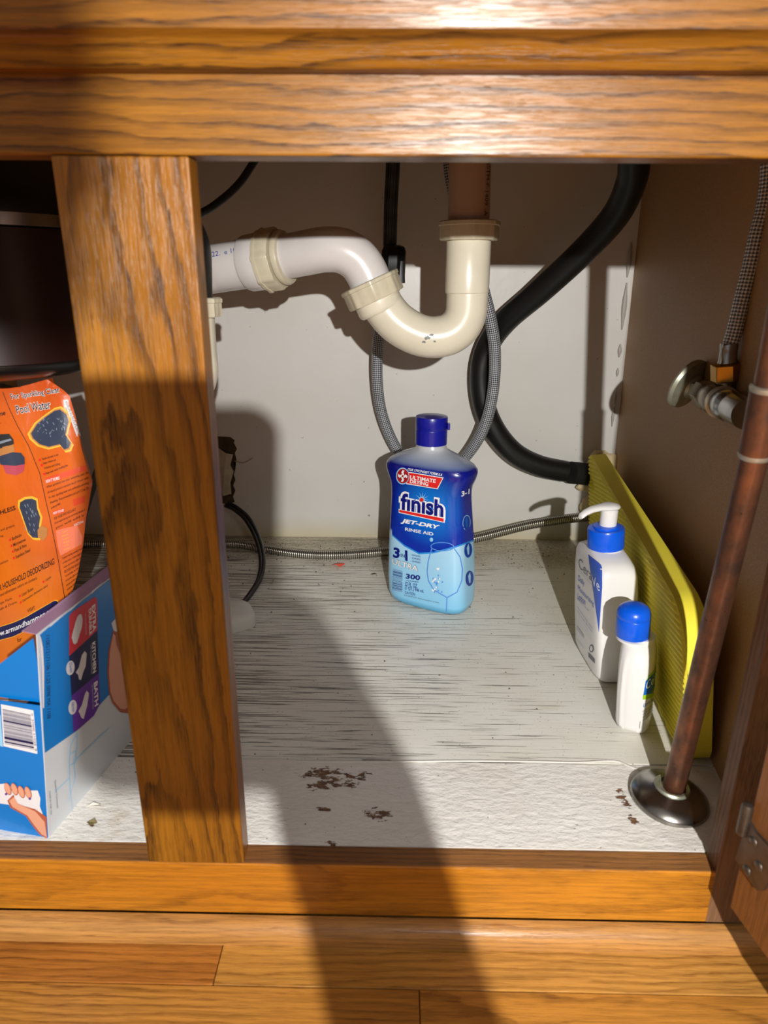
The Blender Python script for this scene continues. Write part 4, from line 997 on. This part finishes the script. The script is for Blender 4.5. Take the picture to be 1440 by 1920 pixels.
bt('CHLESS', cB, (-40, 285), (180, 215), (-50, 235), bold=.02)
bt('and grease.', cB, (10, 465), (172, 405), (6, 430)); bt('ing,', cB, (0, 530), (45, 520), (0, 500))
for i, (s, p0, p1) in enumerate((('Bathtubs', (140, 560), (245, 510)), ('Microwaves', (155, 628), (292, 562)), ('Pots & Pans', (168, 692), (302, 625)), ('Stainless Steel', (180, 765), (342, 680)))):
    bt(s, cB, p0, p1, (p0[0]-4, p0[1]-36), bold=.01); x, y = p0[0]-22, p0[1]-8; bp(cB, [(x-12, y-10), (x+8, y-18), (x+12, y+6), (x-8, y+14)], M_red, .0006)
bt('aluminum', cB, (-20, 845), (92, 795), (-24, 815))
sl = [(230, 130), (290, 95), (360, 88), (410, 110), (420, 200), (455, 300), (440, 400), (470, 480), (430, 530), (370, 525), (320, 470), (290, 380), (250, 260), (225, 190)]
cc = (340, 310); bp(cB, [(cc[0]+(x-cc[0])*1.2, cc[1]+(y-cc[1])*1.12) for x, y in sl], M_halo, .0004); bp(cB, sl, M_bag, .0006)
for q in range(16):
    x = random.uniform(260, 400); y = random.uniform(130, 470); bp(cB, [(x, y), (x+12, y+30), (x+18, y+28), (x+8, y-2)], M_bagl, .0008)
bp(cB, [(425, 440), (465, 385), (535, 420), (530, 500), (490, 560), (430, 520)], M_tan, .0008)
bt('FOR HOUSEHOLD DEODORIZING', cB, (-60, 1160), (612, 825), (-66, 1090), bold=.012)
bt('Removes and eliminates odors on contact.', cB, (-120, 1250), (420, 992), (-120, 1215), bold=.006)
for s, p0, p1 in (('Carpets', (515, 1030), (578, 985)), ('Litter Boxes', (248, 1190), (378, 1112)), ('Dishwasher (between uses)', (258, 1262), (538, 1082))):
    bt(s, cB, p0, p1, (p0[0]-4, p0[1]-36), bold=.006); x, y = p0[0]-24, p0[1]-6; bp(cB, [(x-12, y-10), (x+8, y-18), (x+12, y+6), (x-8, y+14)], M_red, .0006)
bt('Sponge Pails', cB, (-70, 1318), (136, 1228), (-74, 1285)); bt('Disposals & Drains', cB, (-90, 1395), (192, 1268), (-94, 1360))
bt('VISIT', cB, (312, 1372), (398, 1330), (304, 1335), bold=.008)
ban = [(-60, 1545), (0, 1530), (160, 1478), (300, 1415), (480, 1310), (610, 1235), (640, 1235), (655, 1262), (662, 1325), (640, 1360), (500, 1448), (300, 1565), (150, 1635), (0, 1675), (-60, 1690)]
bp(cB, [(x+(8 if x > 600 else 0), y-(7 if i < 7 else -7)) for i, (x, y) in enumerate(ban)], M_halo, .0005); bp(cB, ban, M_dnavy, .0007)
bt('www.armandhammer.com', cB, (-95, 1660), (640, 1330), (-100, 1600), M_white, bold=.008, off=.0009, bow=5)
bt('for', cB, (195, 1705), (245, 1690), (192, 1655), bold=.005)
# bar code strip at the top right edge
bp(cA, [(950, 400), (1000, 400), (1100, 640), (1205, 930), (1150, 950), (1060, 700)], M_paper, .0004)
for i in range(26):
    f = i/26; x = 975+f*190; y = 430+f*490; bp(cA, [(x, y), (x+38, y-12), (x+40, y-4-4*(i % 3)), (x+2, y+6)], M_ink, .0006)

# ================================================================== BLUE BOX
b0 = P(92, 1572, Z=0); bf = P(243, 1392, Z=0); ed = (bf-b0).normalized(); el = Vector((-ed.y, ed.x, 0))
bx = thing('sponge_box', 'blue and white cardboard sponge box standing at the lower left', 'box', b0)
BT = P(69, 1190, Y=b0.y+.002); upv = BT-b0; LB = .17; WB = .050
far = b0+ed*LB; farT = PP(205, 1085, b0, ed.cross(upv)); farT = BT+(farT-BT).normalized()*LB
corner = lambda s, t, wv: b0+ed*LB*s+el*wv+(BT-b0+(farT-BT-ed*LB)*s)*t
tf = (P(73, 1326, Y=b0.y).z)/upv.z
def quad(a, b, c, d, thick=None):
    bm = bmesh.new(); n = (b-a).cross(d-a).normalized()*.0006
    return hexa(bm, [a, b, c, d, a+n, b+n, c+n, d+n])
rf = obj('side_face', quad(corner(0, 0, 0), corner(0, 1, 0), corner(1, 1, 0), corner(1, 0, 0)), M_boxwhite, bx, smooth=False)
ff = obj('front_face', quad(corner(0, 0, 0.0006), corner(0, 0, WB), corner(0, tf, WB), corner(0, tf, 0.0006)), M_boxblue, bx, smooth=False)
obj('left_face', quad(corner(0, 0, WB), corner(1, 0, WB), corner(1, .45, WB), corner(0, .45, WB)), M_boxblue, bx, smooth=False)
obj('back_face', quad(corner(1, 0, 0), corner(1, .45, 0), corner(1, .45, WB), corner(1, 0, WB)), M_boxblue, bx, smooth=False)
# tucked-in flap above the front face, lower on the left
fa = corner(0.02, tf, 0.0006); fb = corner(0.02, tf, WB); fcn = PP(62, 1197, fa, ed); fdn = PP(-40, 1275, fa, ed)
obj('front_flap', quad(fa, fb, fdn, fcn), M_boxblue, bx, smooth=False)
# edge flap along the top, folded outward over the opening
t0 = corner(-.0, 1, .0008); t1 = corner(1, 1, .0008)
obj('top_flap', quad(t0, t1, t1+el*.008+Vector((0, 0, .004)), t0+el*.010+Vector((0, 0, .001))), M_mauve, bx, smooth=False, label='mauve folded top flap')
BR = bvh_of(rf); BF = bvh_of(ff)
def cD(x, y): return (x/3.43, 1050+y/3.43)
def xp(pl, mat, off=.0004, bv=None): patch('print', [cD(*q) for q in pl], mat, bx, bv or BR, off)
def xt(s, p0, p1, p2, mat, bv=None, **k): text(s, cD(*p0), cD(*p1), cD(*p2), mat, bx, bv or BR, **k)
xp([(252, 482), (300, 440), (700, 128), (830, 30), (850, 400), (850, 690), (760, 800), (640, 930), (490, 1098), (286, 1240), (276, 1100), (270, 950), (262, 700)], M_boxblue)
xp([(248, 480), (256, 500), (268, 560), (276, 700), (276, 950), (268, 950), (260, 700), (252, 560)], M_paper, .0009)
for a_, b_2 in ((320, 405), (445, 510), (590, 665)): xp([(a_, 420-(a_-320)*.79), (b_2, 420-(b_2-320)*.79-2), (b_2-12, 420-(b_2-320)*.79+10), (a_-6, 432-(a_-320)*.79)], M_paper, .0007)
xp([(440, 362), (450, 345), (475, 322), (600, 240), (614, 240), (620, 252), (622, 450), (440, 617)], M_crimson, .0006)
xp([(440, 617), (622, 450), (632, 726), (455, 872)], M_dnavy, .0006); xp([(455, 872), (632, 726), (640, 922), (600, 1000), (495, 1092), (468, 1106)], M_purple, .0006)
M_spw = plain('printed_sponge_white', (224, 222, 226), .4)
xp([(508, 345), (518, 350), (525, 378), (520, 432), (490, 528), (476, 542), (466, 535), (454, 498), (458, 478), (478, 400), (492, 362)], M_spw, .0008)
xp([(538, 584), (551, 600), (545, 680), (528, 722), (515, 770), (502, 768), (497, 738), (481, 722), (500, 690), (520, 610)], M_spw, .0008)
xp([(552, 838), (566, 856), (556, 930), (532, 1022), (516, 1012), (508, 990), (498, 972), (520, 930), (540, 860)], M_spw, .0008)
for s, x, ya, yb, wd in (('EXTRA', 584, 288, 456, 22), ('DURABLE', 563, 312, 478, 17), ('KITCHEN', 585, 526, 722, 22), ('BATH', 597, 782, 936, 24)):
    xt(s, (x, ya+8), (x+6, yb+8), (x+wd, ya-8), M_white, bold=.03, off=.0008)
for x, ya, yb in ((538, 345, 480), (574, 548, 735), (583, 800, 960)): xt('FOR TOUGH KITCHEN MESSES', (x, ya), (x+6, yb), (x+8, ya-4), M_lgrey, off=.0008)
for cx, cy, s in ((447, 693, 'Dawn'), (462, 946, 'febreze')):
    xp(ell(cx, cy, 27, 47, .12), M_spw, .0007); xt(s, (cx-9, cy-32), (cx-4, cy+30), (cx+9, cy-36), M_pblue, off=.0009)
xt('1108212171106 11:25 0098 MA 1108', (290, 486), (298, 1022), (314, 480), M_dnavy, off=.0006)
xp([(712, 405), (738, 375), (850, 320), (850, 500), (725, 452)], M_spw, .0006)
xp([(725, 450), (800, 500), (850, 560), (850, 960), (820, 985), (770, 978), (720, 920), (695, 850), (685, 720), (692, 580)], M_skins, .0006)
xp([(722, 470), (770, 520), (860, 620), (860, 900), (800, 960), (770, 955), (725, 905), (704, 845), (694, 720), (700, 590)], M_skinp, .0008)
xp([(735, 470), (752, 480), (775, 600), (762, 592), (742, 540)], M_skins, .0010)
for ln in ([(492, 1110), (450, 1190), (440, 1300), (445, 1460), (465, 1610)], [(492, 1110), (488, 1240), (470, 1300), (480, 1400), (500, 1580)], [(350, 1490), (440, 1405)], [(445, 1250), (485, 1225), (485, 1300), (448, 1320)], [(700, 1080), (560, 1210), (480, 1290)]):
    patch('print', strip([cD(*q) for q in ln], 1.3), M_pale, bx, BR, .0005)
xt('Questions? Comments?', (345, 1420), (362, 1600), (356, 1412), M_grey, off=.0005); xt('MADE IN THE USA', (312, 1488), (322, 1640), (320, 1484), M_grey, off=.0005)
# front face print
xp([(8, 925), (218, 965), (243, 1245), (25, 1195)], M_paper, .0004, BF)
for i in range(30):
    f = i/30; xa = 20+f*15; ya = 955+f*228; xb = 200+f*24; yb = ya+38; hh = random.choice((2.5, 4, 7)); xp([(xa, ya), (xb, yb), (xb, yb+hh), (xa, ya+hh)], M_dnavy, .0006, BF)
xt('0  37000 51038  8', (204, 985), (228, 1225), (216, 985), M_dnavy, BF, off=.0006)
xp([(-10, 990), (6, 995), (22, 1200), (-10, 1190)], M_pale, .0004, BF)
xp([(-20, 1440), (40, 1435), (110, 1480), (190, 1480), (245, 1480), (262, 1530), (258, 1580), (280, 1640), (130, 1590), (50, 1570), (-20, 1560)], M_spw, .0004, BF)
xp([(300, 1795), (240, 1782), (215, 1710), (170, 1645), (70, 1590), (50, 1545), (90, 1505), (110, 1560), (160, 1580), (230, 1600), (302, 1650)], M_skins, .0005, BF)
xp([(296, 1790), (250, 1782), (222, 1700), (180, 1640), (85, 1585), (62, 1545), (95, 1520), (120, 1565), (230, 1612), (290, 1680)], M_skinp, .0006, BF)
for x, y in ((55, 1468), (98, 1470), (142, 1488), (185, 1492)): xp(ell(x, y, 20, 42, -.35), M_skins, .0007, BF); xp(ell(x-1, y-2, 16, 37, -.35), M_skinp, .0008, BF)
for x, y in ((45, 1500), (197, 1530)): xp(ell(x, y, 8, 8), M_purple, .0009, BF)

# ================================================================== DEBRIS
def shard(name, x, y, pts, mat, label, cat, h=.0015, group=None):
    c = P(x, y, Z=0.0007); bm = bmesh.new()
    vs = [bm.verts.new((c.x+u, c.y+v, 0.0007+h*(0.2+0.8*abs(math.sin(k*1.7))))) for k, (u, v) in enumerate(pts)]
    bm.faces.new(vs); r = bmesh.ops.extrude_face_region(bm, geom=bm.faces[:]); bmesh.ops.translate(bm, verts=[v for v in r['geom'] if isinstance(v, bmesh.types.BMVert)], vec=(0, 0, .0004))
    return tag(obj(name, bm, mat, smooth=False), label, cat, group)
shard('red_scrap', 634, 1062, [(-.009, .003), (-.004, -.003), (.004, -.005), (.010, .001), (.004, .006), (-.002, .003)], plain('red_scrap_paper', (220, 84, 64), .5), 'small red paper scrap on the boards below the steel hose', 'scrap', .004)
shard('paint_chip', 172, 1545, [(-.004, .001), (0, -.003), (.004, 0), (.001, .003)], plain('olive_chip', (130, 116, 72), .7), 'tiny olive brown crumb on the front board near the blue box', 'crumb', .002)
shard('paint_chip', 178, 1512, [(-.006, -.001), (.005, -.002), (.004, .001), (-.002, .002)], plain('white_chip', (226, 220, 208), .6), 'curled white paint flake on the front board near the blue box', 'flake', .002)
shard('wood_splinter', 512, 1090, [(-.001, .009), (-.003, -.006), (-.001, -.007), (.001, .008)], plain('splinter', (168, 158, 128), .7), 'pale wood splinter lying right of the black cord', 'splinter', .001)
shard('dead_leaf_bit', 700, 1077, [(-.004, 0), (0, -.002), (.005, .001), (.001, .002)], plain('dark_crumb', (50, 42, 34), .7), 'dark crumb on the boards just left of the blue bottle', 'crumb', .001)
bm = bmesh.new()
for i in range(520):
    x = random.uniform(-.24, .26); y = .985-abs(random.gauss(0, .085)) if i < 400 else random.uniform(.45, .98)
    if y < .42 or x > xwall(y)-.04: continue
    s = random.choice((.0004, .0006, .0009, .0013)); c = Vector((x, y, .0004)); a = random.uniform(0, 3)
    v = [bm.verts.new(c+Vector((math.cos(a+q*2.1)*s*(1+.5*(q == 1)), math.sin(a+q*2.1)*s, 0))) for q in range(3)]; t = bm.verts.new(c+Vector((0, 0, s*.8)))
    for q in range(3): bm.faces.new((v[q], v[(q+1) % 3], t))
tag(obj('grit', bm, plain('dark_grit', (64, 52, 38), .8), smooth=False), 'dark grit and crumbs scattered on the painted boards by the wall', 'grit', kind='stuff')

# ================================================================== THE PHOTOGRAPHER'S PHONE AND HANDS (behind the lens, they cast the soft shadows)
def phone():
    ph = thing('phone', 'black phone held upright by the hand outside the cabinet', 'phone', CC+Vector((-.014, -.05, -.12)))
    def q(x, y, z): return CC+CR*x+CU*y+CF*z
    w0, w1, h0, h1, r = -.042, .0265, -.105, .0235, .012; out = []
    for cx, cy, a0 in ((w1-r, h1-r, 0), (w0+r, h1-r, 90), (w0+r, h0+r, 180), (w1-r, h0+r, 270)):
        for k in range(0, 91, 15): t = math.radians(a0+k); out.append((cx+r*math.cos(t), cy+r*math.sin(t)))
    bm = bmesh.new(); A = [bm.verts.new(q(x, y, -.006)) for x, y in out]; Bv = [bm.verts.new(q(x, y, -.014)) for x, y in out]
    for i in range(len(out)): j = (i+1) % len(out); bm.faces.new((A[i], A[j], Bv[j], Bv[i]))
    bm.faces.new(A); bm.faces.new(Bv[::-1]); obj('case', bm, M_blackp, ph)
    obj('lens_ring', lathe([(0.0075, -.006), (0.0075, -.0035), (0.0055, -.0035), (0.0055, -.0055)], CC, CF, 24), M_chrome, ph)
phone()
skin = plain('skin', (206, 150, 122), .5, sss=.1); sleeve = plain('dark_sleeve', (52, 56, 70), .9)
def limb(name, chain, rad, mat, parent, sub=2):
    me = bpy.data.meshes.new(name); off = wloc(parent); me.from_pydata([tuple(Vector(p)-off) for p in chain[0]], chain[1], [])
    me.materials.append(mat); o = bpy.data.objects.new(name, me); sc.collection.objects.link(o); o.parent = parent
    sk = o.modifiers.new('skin', 'SKIN'); sk.use_smooth_shade = True
    for i, r_ in enumerate(rad): me.skin_vertices[0].data[i].radius = (r_, r_)
    me.skin_vertices[0].data[0].use_root = True
    s_ = o.modifiers.new('sub', 'SUBSURF'); s_.levels = s_.render_levels = sub
    return o
per = thing('person', 'person in a dark sleeve holding the phone outside the cabinet, only hands and forearms', 'person', (0.10, -0.10, 0.05))
# right hand round the lower right side of the phone, forearm coming up from the floor
def SP(x0, z0, Y): return LP+(Vector((x0, 0, z0))-LP)*((Y+.375)/.375)
V_ = [tuple(SP(.059, .202, -.075)), tuple(SP(.043, .250, -.062)), tuple(SP(.028, .292, -.052)),
      (.034, -.028, .324), (.020, -.018, .330), (.006, -.016, .327),
      (.036, -.030, .312), (.020, -.020, .317), (.004, -.019, .315),
      (.036, -.034, .302), (.020, -.026, .305), (.005, -.025, .303),
      (.036, -.040, .292), (.022, -.033, .294), (.010, -.031, .292),
      tuple(SP(.040, .298, -.060)), tuple(SP(.033, .318, -.064)), tuple(SP(.018, .334, -.066)),
      tuple(SP(.062, .13, -.085))]
E_ = [(0, 1), (1, 2), (2, 3), (3, 4), (4, 5), (2, 6), (6, 7), (7, 8), (1, 9), (9, 10), (10, 11), (1, 12), (12, 13), (13, 14), (1, 15), (15, 16), (16, 17), (0, 18)]
R_ = [.028, .027, .020, .0085, .008, .007, .009, .0085, .0075, .0085, .008, .007, .0075, .007, .006, .0105, .0095, .008, .028]
limb('body', (V_, E_), R_, skin, per)
limb('sleeve', ([tuple(SP(.062, .165, -.080)), tuple(SP(.063, .04, -.09)), (.080, -.150, .06), (.10, -.26, .0)], [(0, 1), (1, 2), (2, 3)]), [.031, .035, .040, .044], sleeve, per)
# left hand raised beside the lamp
V2 = [(-.10, -.26, .51), (-.04, -.235, .500), (-.005, -.222, .506), (.020, -.212, .504), (.039, -.208, .503), (-.002, -.220, .495), (.018, -.210, .493), (.0395, -.205, .492), (-.005, -.222, .517), (.016, -.214, .515), (.032, -.210, .514),
      (-.004, -.220, .484), (.018, -.208, .482), (.0375, -.202, .481), (-.020, -.212, .478), (.008, -.205, .473), (.033, -.200, .472), (-.20, -.32, .53)]
V2 = [(x+.008, y, z) for x, y, z in V2]
E2 = [(0, 1), (1, 2), (2, 3), (3, 4), (1, 5), (5, 6), (6, 7), (1, 8), (8, 9), (9, 10), (1, 11), (11, 12), (12, 13), (1, 14), (14, 15), (15, 16), (0, 17)]
limb('body', (V2, E2), [.021, .024, .0095, .0085, .007, .0095, .0085, .007, .009, .0085, .007, .0085, .0075, .006, .0105, .009, .0075, .024], skin, per)
limb('sleeve', ([(-.15, -.29, .545), (-.24, -.34, .57), (-.38, -.42, .55)], [(0, 1), (1, 2)]), [.033, .038, .044], sleeve, per)
